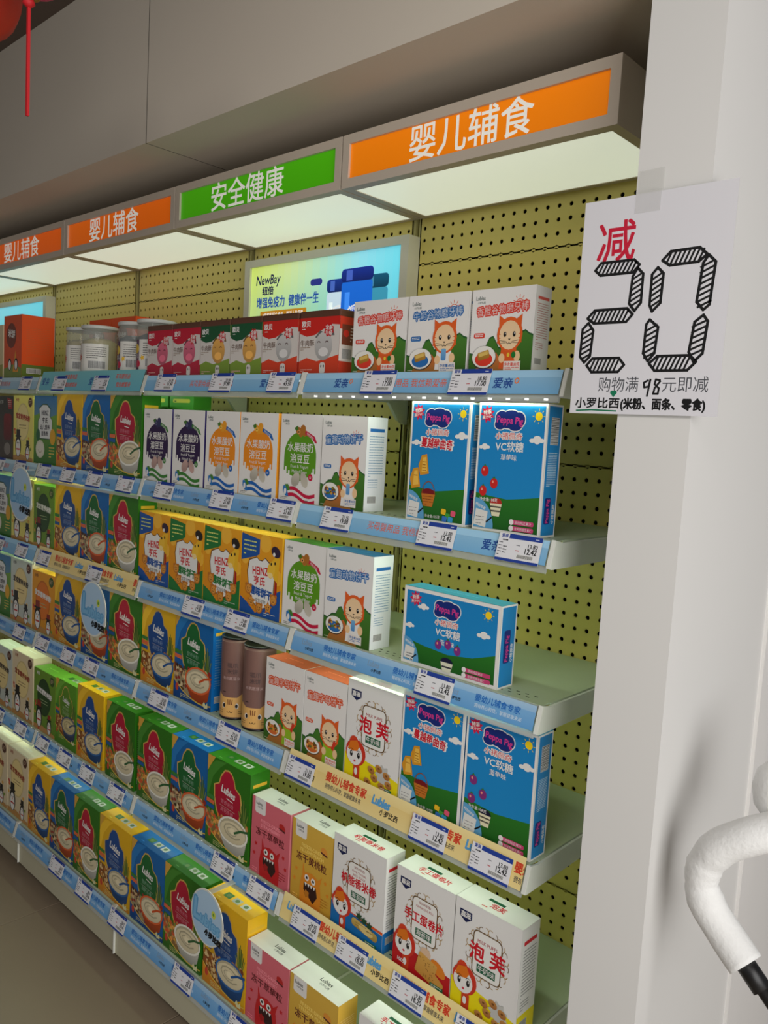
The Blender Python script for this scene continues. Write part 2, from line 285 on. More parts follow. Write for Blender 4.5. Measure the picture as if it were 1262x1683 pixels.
def A_pep(w, h, title, sub, tc, kind):
    a = base(w, h, WHITE); T = a.H; hz = T < 90; k = .62 if hz else 1
    a.rect(3, 3, 94, T - 6, (26, 132, 198), (30, 140, 204)); a.up()
    gy = T * (.7 if not hz else .66)
    a.poly([(3, gy + 1), (25, gy + 4), (50, gy + 6), (75, gy + 3), (97, gy - (4 if hz else 0)), (97, T - 3), (3, T - 3)], (44, 120, 38), (32, 96, 30)); a.up()
    a.burst(13, 12 * (k + .15), 11 * k, (206, 26, 72), 9, .62); a.ell(88, 14 * (k + .05), 5 * k, 5 * k, (250, 214, 30)); a.up()
    for i in range(8): t = math.pi * i / 4; a.line([(88 + 6.6 * k * math.cos(t), 14.7 * k + 6.6 * k * math.sin(t)), (88 + 8.6 * k * math.cos(t), 14.7 * k + 8.6 * k * math.sin(t))], .7 * k, (250, 214, 30))
    a.text('特添', 13, 12 * (k + .15), 6 * k, WHITE, .03, -8, 'c'); a.text('果汁VC', 13, 12 * (k + .15) + 5 * k, 4.6 * k, WHITE, .02, -8, 'c')
    for dx, dy, rx, ry in ((0, 0, 21, 9.5), (-12, -4, 9, 7), (2, -5.5, 12, 6.5), (13, -1, 9, 9), (-14, 5, 8, 6), (8, 6, 10, 6)): a.ell(47 + dx * k, 19 * k + 1.5 + dy * k, (rx + 1.3) * k, (ry + 1.3) * k, WHITE)
    a.up()
    for dx, dy, rx, ry in ((0, 0, 21, 9.5), (-12, -4, 9, 7), (2, -5.5, 12, 6.5), (13, -1, 9, 9), (-14, 5, 8, 6), (8, 6, 10, 6)): a.ell(47 + dx * k, 19 * k + 1.5 + dy * k, rx * k, ry * k, (24, 44, 120))
    a.up(); a.text('Peppa Pig', 47, 22.5 * k + 1.5, 11.5 * k, (214, 60, 140), .025, 3, 'c', maxw=38 * k)
    a.text('小猪佩奇', 47, 41 * k + 1, 8.6 * k, WHITE, .1, 0, 'c', 1.15); a.up(); a.text('小猪佩奇', 47, 41 * k + 1, 8.6 * k, (214, 40, 50) if kind != 'x' else WHITE, .0, 0, 'c', 1.15)
    if kind == 'cookie': a.text(title, 47, 58, 13.5, WHITE, .09, 3, 'c', maxw=56); a.up(); a.text(title, 47, 58, 13.5, tc, .035, 3, 'c', maxw=52)
    else: a.text(title, 49, 55 * k + 1, 12.5 * k, WHITE, .02, 0, 'c'); a.text(sub, 49, 65 * k + 2, 8 * k, WHITE, .01, 0, 'c')
    cloud(a, 88 - 3 * hz, 42 * k, 7 * k); cloud(a, 12 if not hz else 8, 53 * k, 5.5 * k)
    if hz: cloud(a, 22, 24 * k, 4)
    a.up()
    if hz:
        for q, (x, y) in enumerate(((40, 43), (50, 41), (60, 44))): fruit(a, x, y, 3.4, (130, 50, 130))
        a.up(); a.ell(50, 56, 6.4, 4, (26, 28, 60)); a.poly([(43.5, 56), (56.5, 56), (54, 64), (46, 64)], (226, 226, 200)); a.up(); a.rect(45, 59, 10, 1.4, (60, 60, 70)); a.text('净含量:108克', 44, 67.5, 3.6, WHITE, 0)
    elif kind == 'cookie':
        for x, y in ((28, 82), (14, 100)): a.poly([(x - 5, y - 13), (x + 4, y - 15), (x + 9, y + 10), (x - 6, y + 13), (x - 10, y)], (214, 150, 40)); a.up(); a.poly([(x - 3, y - 10), (x + 3, y - 11), (x + 6, y + 7), (x - 4, y + 9)], (240, 190, 80)); a.lines(x - 3, y - 5, 7, 4, 3.6, 1, (150, 90, 20)); a.l -= 1
        a.up(2); a.ell(38, 117, 12, 6, (120, 26, 30)); a.poly([(26, 118), (50, 118), (46, 134), (30, 134)], (196, 116, 40)); a.up(); a.arc(38, 118, 11, 16, 180, 360, 1.1, (150, 80, 30)); a.lines(29, 121, 18, 4, 3.4, .8, (130, 70, 20)); a.text('净含量:105克', 34, T - 6, 4.6, WHITE, 0)
        for x, y, c in ((66, T - 15, (240, 190, 40)), (73, T - 10, (70, 160, 60)), (82, T - 14, (230, 90, 120)), (78, T - 6, (60, 160, 210)), (68, T - 6, (60, 120, 200))): a.rect(x - 4, y - 4, 8, 7, c, None, 8, 1.5)
    else:
        fc = (206, 40, 36) if kind == 'straw' else (130, 50, 120)
        for x, y in ((15, 82), (30, 96), (14, 106)): fruit(a, x, y, 5.6, fc)
        a.up(); a.ell(35, 119, 9, 6, (180, 50, 40) if kind == 'straw' else (24, 28, 54)); a.poly([(26, 120), (44, 120), (41, 135), (30, 135)], (232, 226, 190)); a.up(); a.rect(27, 123, 16, 2, (90, 90, 80)); a.rect(28, 128, 14, 2, (90, 90, 80)); a.text('净含量:108克', 10, T - 36, 4.8, WHITE, .01)
    bx_ = 3; r = 30 * k if not hz else 17
    a.ell(bx_, T - 3, r, r * 1.15, (90, 160, 205), n=24, a0=-90, a1=0) if False else a.poly([(bx_, T - 3)] + [(bx_ + r * math.cos(math.radians(i * 9)), T - 3 - r * 1.2 * math.sin(math.radians(i * 9))) for i in range(11)], (96, 164, 208)); a.up()
    a.rect(4, T - 3 - r * .72, r * .62, r * .66, (226, 226, 220), None, 8); a.text('特别惊喜', 4, T - 4 - r * .88, 4.2 * k, WHITE, .01, 20); a.up(); a.line([(r * .75, T - r * .35), (r * 1.0, T - r * .55)], 2 * k, BLK); a.lines(6, T - r * .55, r * .45, 3, r * .14, .6, (80, 80, 90))
    if kind != 'cookie':
        for i in (0, 1):
            y = T - 17 * k + i * 7.4 * k; a.rect(60 if not hz else 68, y, 32 if not hz else 26, 5.4 * k, (206, 70, 120), None, 0, 2 * k); a.up(); a.ell(60 if not hz else 68, y + 2.7 * k, 3.4 * k, 3.4 * k, WHITE); a.text('添加纯正果汁' if i == 0 else '含天然维生素C', 65 if not hz else 72, y + 4.2 * k, 4 * k, WHITE, 0, 0, 'l', maxw=24); a.l -= 1
    return a
def cookie(a, x, y, r, star=False):
    if star: a.burst(x, y, r * 1.3, (196, 116, 34), 5, .5, .3)
    else: a.ell(x, y, r, r, (192, 114, 36)); a.ell(x - r * .7, y - r * .7, r * .35, r * .35, (192, 114, 36), n=8); a.ell(x + r * .7, y - r * .7, r * .35, r * .35, (192, 114, 36), n=8)
    a.up(); a.ell(x, y, r * .75, r * .75, (222, 152, 64)); a.up(); a.ell(x - r * .3, y - r * .15, r * .12, r * .12, (90, 50, 20), n=6); a.ell(x + r * .3, y - r * .15, r * .12, r * .12, (90, 50, 20), n=6); a.arc(x, y + r * .1, r * .3, r * .3, 10, 170, r * .1, (90, 50, 20), 4); a.l -= 2
def A_heinz(w, h, c):
    a = base(w, h, (238, 166, 34), (224, 140, 24)); T = a.H
    for x, y, r in ((60, 12, 14), (90, 60, 12), (10, 40, 9), (84, 96, 10)): a.ell(x, y, r, r, (246, 186, 60))
    a.up(); a.poly([(0, T * .8), (18, T * .86), (40, T * .97), (70, T * .84), (84, T * .68), (100, T * .62), (100, T), (0, T)], c); a.poly([(0, 2), (46, 8), (46, 30), (38, 34), (0, 44)], c); a.up()
    a.lines(6, 12, 32, 4, 6.6, 2, (220, 226, 120), 3); a.lines(60, T - 8, 30, 2, 3, 1, (210, 214, 200))
    P = [(22, 42), (40, 36), (46, 40), (54, 40), (60, 35), (76, 44), (84, 56), (82, 84), (76, 104), (50, 114), (34, 104), (24, 90), (18, 60)]
    a.poly([(x + (x - 50) * .06, y + (y - 74) * .04) for x, y in P], (110, 70, 30)); a.up(); a.poly(P, (236, 236, 232)); a.up()
    a.text('HEINZ', 50, 61, 17, (206, 24, 34), .03, -3, 'c', .8, maxw=46); a.text('亨氏', 48, 76, 14.5, (206, 24, 34), .03, 0, 'c'); a.text('趣味饼干', 52, 93, 14.5, c, .05, 4, 'c', maxw=54); a.text('宝宝动物', 52, 103, 6.6, BLK, 0, 2, 'c')
    a.rect(86, 46, 5, 52, (170, 30, 30)); a.up()
    gx, gy = 84, 38; a.poly([(gx - 8, gy), (gx + 4, gy - 12), (gx + 12, gy - 6), (gx + 8, gy + 30), (gx - 2, gy + 24)], (240, 186, 40)); a.up(); a.ell(gx - 8, gy + 12, 9, 13, (244, 196, 60), None, 15); a.up(); a.ell(gx - 10, gy + 20, 6.5, 4, (250, 222, 150)); a.ell(gx - 8, gy + 3, 1.8, 2.4, BLK); a.ell(gx + 1, gy + 1, 1.8, 2.4, BLK); a.ell(gx + 2, gy - 16, 11, 8, (50, 36, 60) if c[1] < 100 else (40, 34, 30), None, 20); a.up(); a.ell(gx - 2, gy - 12, 3, 3, WHITE)
    for i, (x, y) in enumerate(((22, 86), (30, 104), (50, 112), (72, 108), (84, 94))): cookie(a, x, y, 8.4, c[1] < 100 and i in (1, 3))
    return a
def frame_art(a, x, y, rx, ry, c=(176, 142, 80)):
    for i in range(26):
        t = 2 * math.pi * i / 26; px, py = x + rx * math.cos(t), y + ry * math.sin(t)
        a.arc(px, py, 3.6, 4.2, math.degrees(t) + (0 if i % 2 else 180), math.degrees(t) + (230 if i % 2 else 400), .9, c if i % 3 else (120, 92, 50), 6)
    a.up()
    P = []
    for sx, sy, a0 in ((1, -1, -90), (1, 1, 0), (-1, 1, 90), (-1, -1, 180)):
        for i in range(4): t = math.radians(a0 + i * 30); P.append((x + sx * rx * .5 + 6 * math.cos(t), y + sy * ry * .66 + 6 * math.sin(t)))
    a.poly([(x + (u - x) * 1.07, y + (v - y) * 1.05) for u, v in P], (110, 86, 54)); a.up(); a.poly(P, (238, 237, 232)); a.up()
def A_puff(w, h, kind):
    a = base(w, h, (233, 232, 229)); T = a.H
    bc = {'puff': (240, 222, 20), 'rice': (20, 110, 180), 'egg': (190, 28, 34)}[kind]
    y0 = T * .72
    if kind == 'rice': a.poly([(0, y0 - 6), (40, y0 + 4), (100, T * .78 - 2), (100, T * .78 + 2), (40, y0 + 8), (0, y0)], (226, 90, 40))
    a.up(); a.poly([(0, T * (.74 if kind != 'egg' else .68)), (30, y0 + 4), (60, y0 + 8), (100, T * .84 if kind == 'puff' else T * .8), (100, T), (0, T)], bc); a.up()
    a.poly([(7, 13), (26, 13), (26, 22), (17, 28), (7, 22)], (24, 34, 80)); a.up(); a.text('嘉滋', 16.5, 21.5, 8, WHITE, .03, 0, 'c')
    frame_art(a, 52, 58, 29, 33)
    if kind == 'puff':
        a.text('MILK PUFFS', 52, 44, 6, (170, 40, 50), .01, 0, 'c', maxw=30); a.text('泡', 37, 66, 24, (206, 22, 40), .035, 0, 'c'); a.text('芙', 68, 66, 24, (206, 22, 40), .035, 0, 'c')
    else:
        a.text('SEAWEED', 52, 37, 4.6, (150, 50, 50), .01, 0, 'c'); a.text('FUNCTIONAL' if kind == 'rice' else 'MANUAL EGG ROLL', 52, 43, 4.4, (170, 40, 50), .01, 0, 'c', maxw=30)
        if kind == 'rice': a.text('RICE ROLLS', 52, 48.4, 4.6, (170, 40, 50), .01, 0, 'c')
        a.text('机能香米卷' if kind == 'rice' else '手工蛋卷片', 51, 63, 15.5, (206, 22, 40), .035, 0, 'c', maxw=66)
    a.rect(38, 71, 28, 10, (30, 96, 66)); a.up(); a.text('牛奶味' if kind == 'puff' else '海苔味', 52, 79.2, 8.6, WHITE, .01, 0, 'c')
    fx, fy = 20, T * .715
    a.ell(fx - 3, fy - 12, 9, 11, (214, 66, 36)); a.ell(fx + 1, fy, 19, 19, (206, 56, 38)); a.rect(fx - 2, fy + 16, 12, 22, (206, 66, 36), None, 0, 3); a.up(); a.ell(fx - 1, fy + 3, 15, 15, WHITE, None); a.up(); a.poly([(fx - 14, fy - 2), (fx - 10, fy - 14), (fx + 3, fy - 18), (fx + 8, fy - 10), (fx + 4, fy - 3), (fx - 4, fy - 1)], (224, 118, 30)); a.ell(fx + 3, fy + 26, 3, 5, WHITE); a.up()
    for s in (-7, 7): a.ell(fx + s, fy + 3, 2.6, 4.4, BLK); a.arc(fx + s, fy, 4, 4, 200, 340, .7, BLK, 4)
    a.ell(fx, fy + 12, 2, 1.6, (210, 60, 80)); a.up(); a.ell(fx - 6.4, fy + 1.5, .9, 1.4, WHITE); a.ell(fx + 7.6, fy + 1.5, .9, 1.4, WHITE)
    if kind == 'puff':
        a.burst(74, T * .83, 15, (196, 196, 190), 9, .7); a.up()
        for x, y in ((52, .82), (66, .78), (80, .82), (58, .89), (84, .9), (46, .95), (72, .94)): a.ell(x, T * y, 6.6, 5, (196, 140, 76), (160, 100, 50), 20); a.up(); a.ell(x, T * y - .6, 2, 1.4, (120, 74, 34)); a.l -= 1
    elif kind == 'rice':
        for x, y in ((56, .74), (66, .76), (76, .78)): a.burst(x, T * y, 7, (36, 76, 46), 6, .5)
        a.up(); a.rect(42, T * .8, 50, 12, (206, 178, 100), (170, 136, 60), 8, 5); a.up(); a.ell(70, T * .845, 14, 6, (222, 200, 130), None, 8); a.lines(50, T * .815, 34, 3, 3.4, 1, (160, 126, 50), 6)
    else:
        a.ell(58, T * .7, 9, 7, (222, 190, 160)); a.ell(80, T * .78, 14, 8, (224, 130, 40), None, 30); a.up(); a.rect(44, T * .73, 32, 30, (216, 166, 84), (196, 140, 60), 14, 2); a.rect(66, T * .86, 24, 12, (206, 150, 70), None, 30, 3); a.up()
        q = random.Random(2)
        for i in range(26): a.ell(q.uniform(48, 74), T * q.uniform(.75, .92), .8, .7, (120, 80, 34), n=5)
        a.text('100%', 10, T * .92, 7, WHITE, .03, 6)
    a.rect(68, T * .94, 22, 6, (30, 120, 80)); a.up(); a.lines(70, T * .94 + 1.4, 18, 2, 2.2, 1, WHITE, 9); return a
def A_frz(w, h, c, c2, mon, title, en):
    a = base(w, h, c, c2); T = a.H; a.poly([(8, 0), (36, 0), (36, 24), (33, 27), (11, 27), (8, 24)], WHITE); a.up(); logo(a, 11, 12, 8, (50, 56, 56))
    a.text('FREEZE-DRIED', 50, 40, 8, tuple(min(255, v + 46) for v in c), .02, 0, 'c', maxw=64); a.text(en, 50, 48, 8, tuple(min(255, v + 46) for v in c), .02, 0, 'c', maxw=62)
    a.ell(80, 30, 8, 6, (190, 40, 40) if mon[0] > 190 and mon[1] < 90 else (226, 150, 60), None, 20); a.rect(72, 33, 16, 3, (90, 40, 40), None, 10, 1)
    a.text(title, 50, 64, 15, (96, 30, 34), .02, 0, 'c', maxw=76); a.up()
    for x, y in ((14, 82), (10, 100), (86, 80), (92, 98)): a.burst(x, y, 4, mon, 5, .6)
    x, y = 50, 96; a.poly([(30, 66), (36, 82), (30, 88)], mon); a.poly([(78, 74), (66, 84), (72, 94)], mon)
    a.poly([(x - 24, T), (x - 26, 110), (x - 22, 90), (x - 12, 80), (x + 2, 77), (x + 16, 81), (x + 24, 92), (x + 27, 112), (x + 26, T)], mon); a.up()
    a.ell(x - 9, 88, 5.4, 5.4, WHITE); a.ell(x + 7, 89, 5.4, 5.4, WHITE); a.poly([(x - 16, 98), (x + 14, 97), (x + 18, 112), (x + 8, 126), (x - 4, 118), (x - 16, 110)], (50, 20, 24)); a.up()
    a.ell(x - 9, 88, 2.4, 2.4, BLK); a.ell(x + 7, 89, 2.4, 2.4, BLK)
    for i in range(4): a.poly([(x - 14 + i * 7, 97), (x - 8 + i * 7, 97), (x - 11 + i * 7, 103)], WHITE)
    a.burst(x - 8, 115, 7.5, tuple(int(v * .85) for v in mon), 5, .7); a.lines(76, 108, 18, 4, 4.4, 1.4, tuple(int(v * .8) for v in mon)); a.lines(6, T - 10, 14, 2, 4, 1.6, tuple(min(255, v + 30) for v in c)); return a
def A_cer(w, h, bg, bg2, crest, bowl, cream, band, bits):
    a = base(w, h, bg, bg2); T = a.H; a.poly([(0, 0), (18, 0), (8, 14), (0, 26)], (220, 170, 70)); a.poly([(0, 30), (6, 16), (20, 4), (46, 0), (30, 12), (14, 30), (4, 60), (0, 66)], tuple(min(255, v + 22) for v in bg)); a.up()
    C = [(50, 12), (57, 14), (63, 22), (66, 32), (77, 38), (80, 50), (79, 66), (75, 84), (66, 96), (34, 92), (25, 76), (20, 60), (19, 42), (30, 36), (34, 24), (42, 14)]
    a.poly([(50 + (x - 50) * 1.1, 54 + (y - 54) * 1.06) for x, y in C], (214, 176, 90)); a.up(); a.poly(C, crest, tuple(int(v * .86) for v in crest)); a.up()
    a.text('Lubies', 50, 48, 16, WHITE, .04, 8, 'c', .8, .15, 36); a.line([(48, 53), (62, 55)], 1.4, WHITE); a.text('营养米粉', 49, 64, 7.6, tuple(int(v * .5 + 118) for v in crest), 0, 3, 'c'); a.line([(32, 67), (68, 69)], .5, (190, 190, 180)); a.text('高钙多维', 49, 76, 7.6, tuple(int(v * .5 + 118) for v in crest), 0, 3, 'c')
    for k in range(9): x0 = 87 + (k - 4) * 2.6; a.line([(88, 92), (x0, 42 + abs(k - 4) * 5)], 1.7, (60, 96, 40) if k % 2 else (120, 140, 60))
    for k, c in enumerate(((60, 130, 60), (226, 110, 70), (30, 90, 160))): a.rect(0, 60 + k * 7.5, 19, 6, c, None, 3)
    q = random.Random(hash(bits) % 97 if not isinstance(bits, int) else bits); a.up()
    fc_ = (((206, 170, 110), (150, 80, 40), (226, 196, 140), (190, 120, 50), (120, 60, 40)), ((60, 36, 30), (214, 180, 130), (150, 50, 44), (226, 206, 160), (96, 60, 40)), ((226, 120, 50), (214, 90, 50), (236, 170, 80), (200, 150, 90), (120, 140, 60)))[bits % 3]
    a.poly([(0, 84), (20, 86), (40, 96), (44, 126), (20, 122), (0, 112)], tuple(int(v * .7) for v in fc_[3])); a.up()
    for i in range(64): a.ell(q.uniform(0, 42), q.uniform(83, 120), 3.6, 2.6, q.choice(fc_), None, q.uniform(0, 90), 7)
    for i in range(10): a.ell(q.uniform(70, 96), q.uniform(78, 88), 4.5, 3.4, q.choice(fc_), None, q.uniform(0, 90), 8)
    a.up(); bxc = 65
    a.poly([(bxc - 33, 98), (bxc + 34, 92), (bxc + 27, 122), (bxc + 10, 132), (bxc - 14, 130), (bxc - 27, 116)], bowl, tuple(int(v * .7) for v in bowl)); a.up(); a.ell(bxc, 97, 34.5, 21, tuple(min(255, v + 20) for v in bowl), None, -6); a.up(); a.ell(bxc, 97, 31, 18, tuple(int(v * .82) for v in cream), None, -6); a.up(); a.ell(bxc, 98.5, 29.5, 16, cream, tuple(int(v * .92) for v in cream), -6); a.up()
    a.arc(bxc, 97, 20, 10, 30, 320, 2.2, tuple(int(v * .76) for v in cream)); a.arc(bxc - 2, 98, 11, 5.4, 10, 250, 1.6, tuple(int(v * .8) for v in cream)); a.ell(bxc, 97, 7, 4.6, tuple(min(255, v + 12) for v in cream)); a.up(); a.line([(bxc + 4, 98), (bxc + 18, 90), (bxc + 34, 86)], 3.4, (50, 100, 56) if bowl[0] > 220 else bowl)
    P = [(0, 106), (10, 113), (26, 121), (46, 127), (66, 130), (84, 130), (100, 127)]; a.poly(P + [(100, T), (0, T)], (224, 190, 80)); a.up(); a.poly([(x, y + 2) for x, y in P] + [(100, T), (0, T)], band, tuple(int(v * .85) for v in band)); a.up()
    a.ell(10, 119, 4, 6, (200, 70, 50)); a.poly([(80, 129), (84, 124), (88, 129), (92, 124), (93, 133), (84, 134)], (226, 222, 170)); a.lines(20, 127, 24, 3, 2.6, .9, (214, 210, 140), bits)
    a.rect(86, 32, 14, .01, bg); return a
def A_pen(w, h, bg, ring, tc, dark=False):
    a = base(w, h, bg, tuple(int(v * .93) for v in bg)); T = a.H
    a.ell(84, 14, 10, 10, (80, 40, 30) if not dark else (60, 90, 40)); a.text('米粉', 12, 12, 8, tc, .02); a.up(); a.lines(78, 10, 12, 3, 3, 1, (220, 190, 160)); a.ell(48, 56, 32, 40, tuple(int(v * .9) for v in ring)); a.up(); a.ell(48, 56, 29, 37, ring); a.up()
    a.text('宝宝营养米粉', 48, 50, 12, WHITE if dark else tc, .05, 6, 'c', maxw=72); a.lines(30, 62, 36, 3, 6, 1.4, (170, 190, 140) if dark else (120, 90, 60))
    q = random.Random(8)
    for i in range(9): a.ell(q.uniform(4, 96), q.uniform(64, 130), 4, 3.4, q.choice(((214, 110, 50), (196, 60, 50), (120, 150, 60), (226, 170, 70))), None, q.uniform(0, 90), 8)
    a.poly([(0, T * .93), (40, T * .9), (100, T * .95), (100, T), (0, T)], (190, 140, 80)); a.up()
    for x, y, r in ((26, T * .78, 17), (74, T * .86, 12)):
        a.ell(x, y, r * .85, r * 1.35, BLK); a.rect(x - r * .55, y - r * 2.1, r * 1.1, r * .9, (140, 40, 34) if dark else BLK); a.rect(x - r * .85, y - r * 1.35, r * 1.7, r * .22, BLK, None, 0, r * .1); a.up(); a.ell(x, y + r * .2, r * .62, r * 1.08, WHITE); a.up(); a.ell(x - r * .22, y - r * .4, r * .09, r * .12, BLK, n=8); a.ell(x + r * .22, y - r * .4, r * .09, r * .12, BLK, n=8); a.poly([(x - r * .14, y - r * .2), (x + r * .14, y - r * .2), (x, y + r * .08)], (226, 120, 40)); a.rect(x - r * .5, y + r * .28, r, r * .2, (190, 40, 40)); a.l -= 2
    return a
def A_rice(w, h):
    a = base(w, h, (50, 120, 180), (150, 180, 120)); T = a.H; a.poly([(0, 40), (30, 34), (70, 42), (100, 36), (100, T), (0, T)], (120, 170, 60), (46, 110, 40)); a.up()
    P = [(24, 26), (40, 18), (58, 18), (72, 26), (70, 40), (80, 48), (80, 84), (20, 84), (20, 50), (28, 42)]; a.poly([(50 + (x - 50) * 1.08, 54 + (y - 54) * 1.06) for x, y in P], (30, 80, 50)); a.up(); a.poly(P, (230, 232, 230)); a.up()
    a.text('HEINZ', 50, 38, 13, (40, 44, 60), .03, 0, 'c', .8); a.text('亨氏', 50, 53, 12, BLK, .03, 0, 'c'); a.text('幼儿营养', 50, 66, 10.5, (40, 40, 50), .03, 0, 'c'); a.text('面条粉', 50, 78, 10, (40, 40, 50), .03, 0, 'c')
    a.ell(30, 106, 20, 18, (214, 214, 190)); a.ell(84, 80, 12, 16, (226, 170, 40)); a.ell(20, 78, 9, 12, (30, 100, 60)); a.rect(66, 96, 30, 26, (40, 130, 50)); a.up(); a.ell(30, 106, 16, 14, (224, 222, 204)); a.arc(30, 106, 8, 7, 20, 170, 1.4, (170, 160, 130)); a.lines(69, 100, 24, 4, 6, 2.6, (220, 190, 90)); return a
def A_tin(w, h, top, pet, foot):
    a = base(w, h, (214, 208, 202)); T = a.H; a.poly([(0, 10), (100, 10), (100, 26), (78, 24), (56, 34), (38, 42), (18, 44), (0, 38)], top); a.rect(0, 0, 100, 10, (92, 58, 42), (76, 48, 36))
    a.poly([(0, T * .8), (20, T * .74), (46, T * .8), (70, T * .76), (100, T * .7), (100, T), (0, T)], foot, tuple(int(v * .85) for v in foot)); a.up()
    a.text('欧贝', 16, 26, 12, WHITE, .03, 0, 'c'); a.lines(6, 30, 20, 1, 3, 1.2, WHITE); a.text('牛肉酥', 3, 60, 12, (120, 100, 90), .02); a.lines(3, 63, 26, 2, 3.5, 1.2, (150, 130, 110))
    a.poly([(40, 46), (52, 34), (66, 40), (60, 50)], tuple(int(v * .5) for v in pet)) ; a.poly([(84, 30), (88, 44), (78, 44)], tuple(int(v * .5) for v in pet)); a.up(); a.ell(62, 62, 22, 25, pet, tuple(int(v * .78) for v in pet)); a.up(); a.ell(62, 72, 12, 8, tuple(min(255, int(v * 1.08)) for v in pet)); a.arc(50, 56, 3.6, 2.6, 190, 350, 1.4, (70, 30, 30), 4); a.arc(70, 56, 3.6, 2.6, 190, 350, 1.4, (70, 30, 30), 4); a.rect(54, T * .82, 14, 20, (216, 212, 206), None, 0, 5); a.up(); a.ell(58, T * .88, 1.4, 2.6, (60, 50, 50)); a.ell(64, T * .88, 1.4, 2.6, (60, 50, 50))
    a.burst(74, 34, 13, (200, 24, 34), 8, .75); a.up(); a.text('全新', 74, 33, 9, WHITE, .02, 8, 'c'); a.text('升级', 74, 42, 9, WHITE, .02, 8, 'c'); a.lines(6, T - 8, 30, 2, 3, 1.4, (230, 180, 170)); return a
def A_bag(w, h, kind):
    T = 100 * h / w
    if kind == 'orange':
        a = base(w, h, (226, 84, 30), (216, 76, 26)); a.ell(42, T * .32, 28, T * .2, (120, 50, 30)); a.up(); a.text('米饼', 42, T * .34, 20, WHITE, .04, 8, 'c'); a.poly([(0, T * .85), (50, T * .78), (100, T * .84), (100, T), (0, T)], (120, 140, 60)); a.poly([(52, T * .9), (66, T * .55), (82, T * .9)], (230, 150, 40)); a.up()
        for x in (34, 70): a.ell(x, T * .78, 10, T * .1, BLK); a.up(); a.ell(x, T * .79, 7, T * .075, WHITE); a.l -= 1
    elif kind == 'pear':
        a = base(w, h, (222, 206, 170), (206, 190, 140)); a.poly([(0, T * .78), (100, T * .74), (100, T), (0, T)], (150, 150, 70)); a.ell(40, T * .36, 26, T * .25, (176, 52, 34), (150, 40, 30)); a.line([(42, T * .12), (46, T * .04)], 3, (60, 40, 30)); a.ell(46, T * .78, 34, T * .14, (206, 180, 150)); a.up(); a.rect(34, T * .42, 22, T * .16, (226, 220, 210), None, 6); a.up(); a.text('有机', 45, T * .52, 9, (170, 40, 40), .02, 0, 'c')
    else:
        a = base(w, h, (46, 50, 42), (70, 60, 54)); a.rect(38, T * .28, 54, T * .42, (126, 22, 26), (90, 14, 20), 0, 12); a.poly([(60, 4), (94, 10), (96, 36), (70, 36)], (150, 30, 34)); a.ell(64, T * .84, 22, T * .1, (130, 124, 116)); a.up(); a.lines(66, 12, 22, 5, 5, 1.6, (220, 200, 190)); a.text('红枣', 22, 22, 12, (170, 170, 160), .02, 0, 'c')
    return a
def side_art(w, h, bg, ink, stripe=None, seed=1, foot=None):
    a = base(w, h, bg); T = a.H
    if foot: a.rect(0, T * .78, 100, T * .22, foot)
    a.up()
    if stripe: a.rect(14, T * .12, 72, T * .035, stripe)
    a.lines(14, T * .2, 72, 16, T * .028, T * .008, ink, seed); a.lines(14, T * .66, 50, 4, T * .025, T * .007, ink, seed + 1); a.barcode(16, T * .84, 42, T * .07); return a
LBLUE = (44, 110, 178); ORG = (224, 84, 36)
T_ = {}   # type -> (w,h,depth, body colour, front art, side art, top art)
def tin_side(c):
    a = base(.055, .117, c, tuple(int(v * .9) for v in c)); T = a.H; a.rect(0, 0, 100, T * .1, (92, 58, 42)); a.rect(0, T * .3, 100, T * .5, (214, 206, 200)); a.up(); a.rect(10, T * .22, 80, T * .32, (120, 60, 44)); a.up(); a.ell(30, T * .36, 13, 12, (206, 50, 40)); a.lines(50, T * .26, 36, 5, T * .05, 4, (226, 214, 206)); a.barcode(14, T * .6, 44, T * .16); a.rect(66, T * .6, 26, T * .16, (90, 50, 40)); return a
def deft(k, w, h, d, body, front, side=None, top=None): T_[k] = dict(w=w, h=h, d=d, body=mat('carton_' + k, body, .4, noise=.02, scale=15), front=front, side=side, top=top, cache=None)
def top_band(w, d, c, c2=None): a = base(w, d, c); a.lines(30, a.H * .42, 40, 2, a.H * .14, a.H * .06, c2 or tuple(min(255, v + 40) for v in c)); a.line([(2, a.H * .97), (98, a.H * .97)], .7, tuple(int(v * .7) for v in c)); return a
def top_logo(w, d): a = base(w, d, (238, 238, 232)); logo(a, 42, a.H * .5, 11, (50, 60, 60)); return a
def top_puff(w, d, t): a = base(w, d, (233, 232, 229)); a.rect(34, a.H * .3, 24, 5, (30, 96, 66)); a.text(t, 54, a.H * .72, 11, (206, 22, 40), .03, 0, 'c'); a.lines(34, a.H * .8, 40, 1, 2, 1.6, (206, 60, 60)); return a
def top_cer(w, d, c):
    a = base(w, d, c); H = a.H
    for i, q in enumerate(((40, 110, 40), (170, 176, 170), (196, 200, 196))): a.rect(26 + i * 20, H * .35, 15, H * .32, q); a.up(); a.ell(33.5 + i * 20, H * .5, 4, H * .1, (90, 120, 70)); a.l -= 1
    a.lines(20, H * .82, 60, 1, 2, 1.4, tuple(min(255, v + 60) for v in c)); return a
deft('teeth_o', .126, .127, .042, (232, 230, 226), A_cat(.126, .127, '香橙谷物磨牙棒', (222, 62, 44), 'teeth_o'), side_art(.042, .127, (230, 228, 224), (190, 120, 110), (214, 90, 80), 2))
deft('teeth_b', .126, .127, .042, (232, 230, 226), A_cat(.126, .127, '牛奶谷物磨牙棒', LBLUE, 'teeth_b'), side_art(.042, .127, (230, 228, 224), (110, 150, 190), LBLUE, 2))
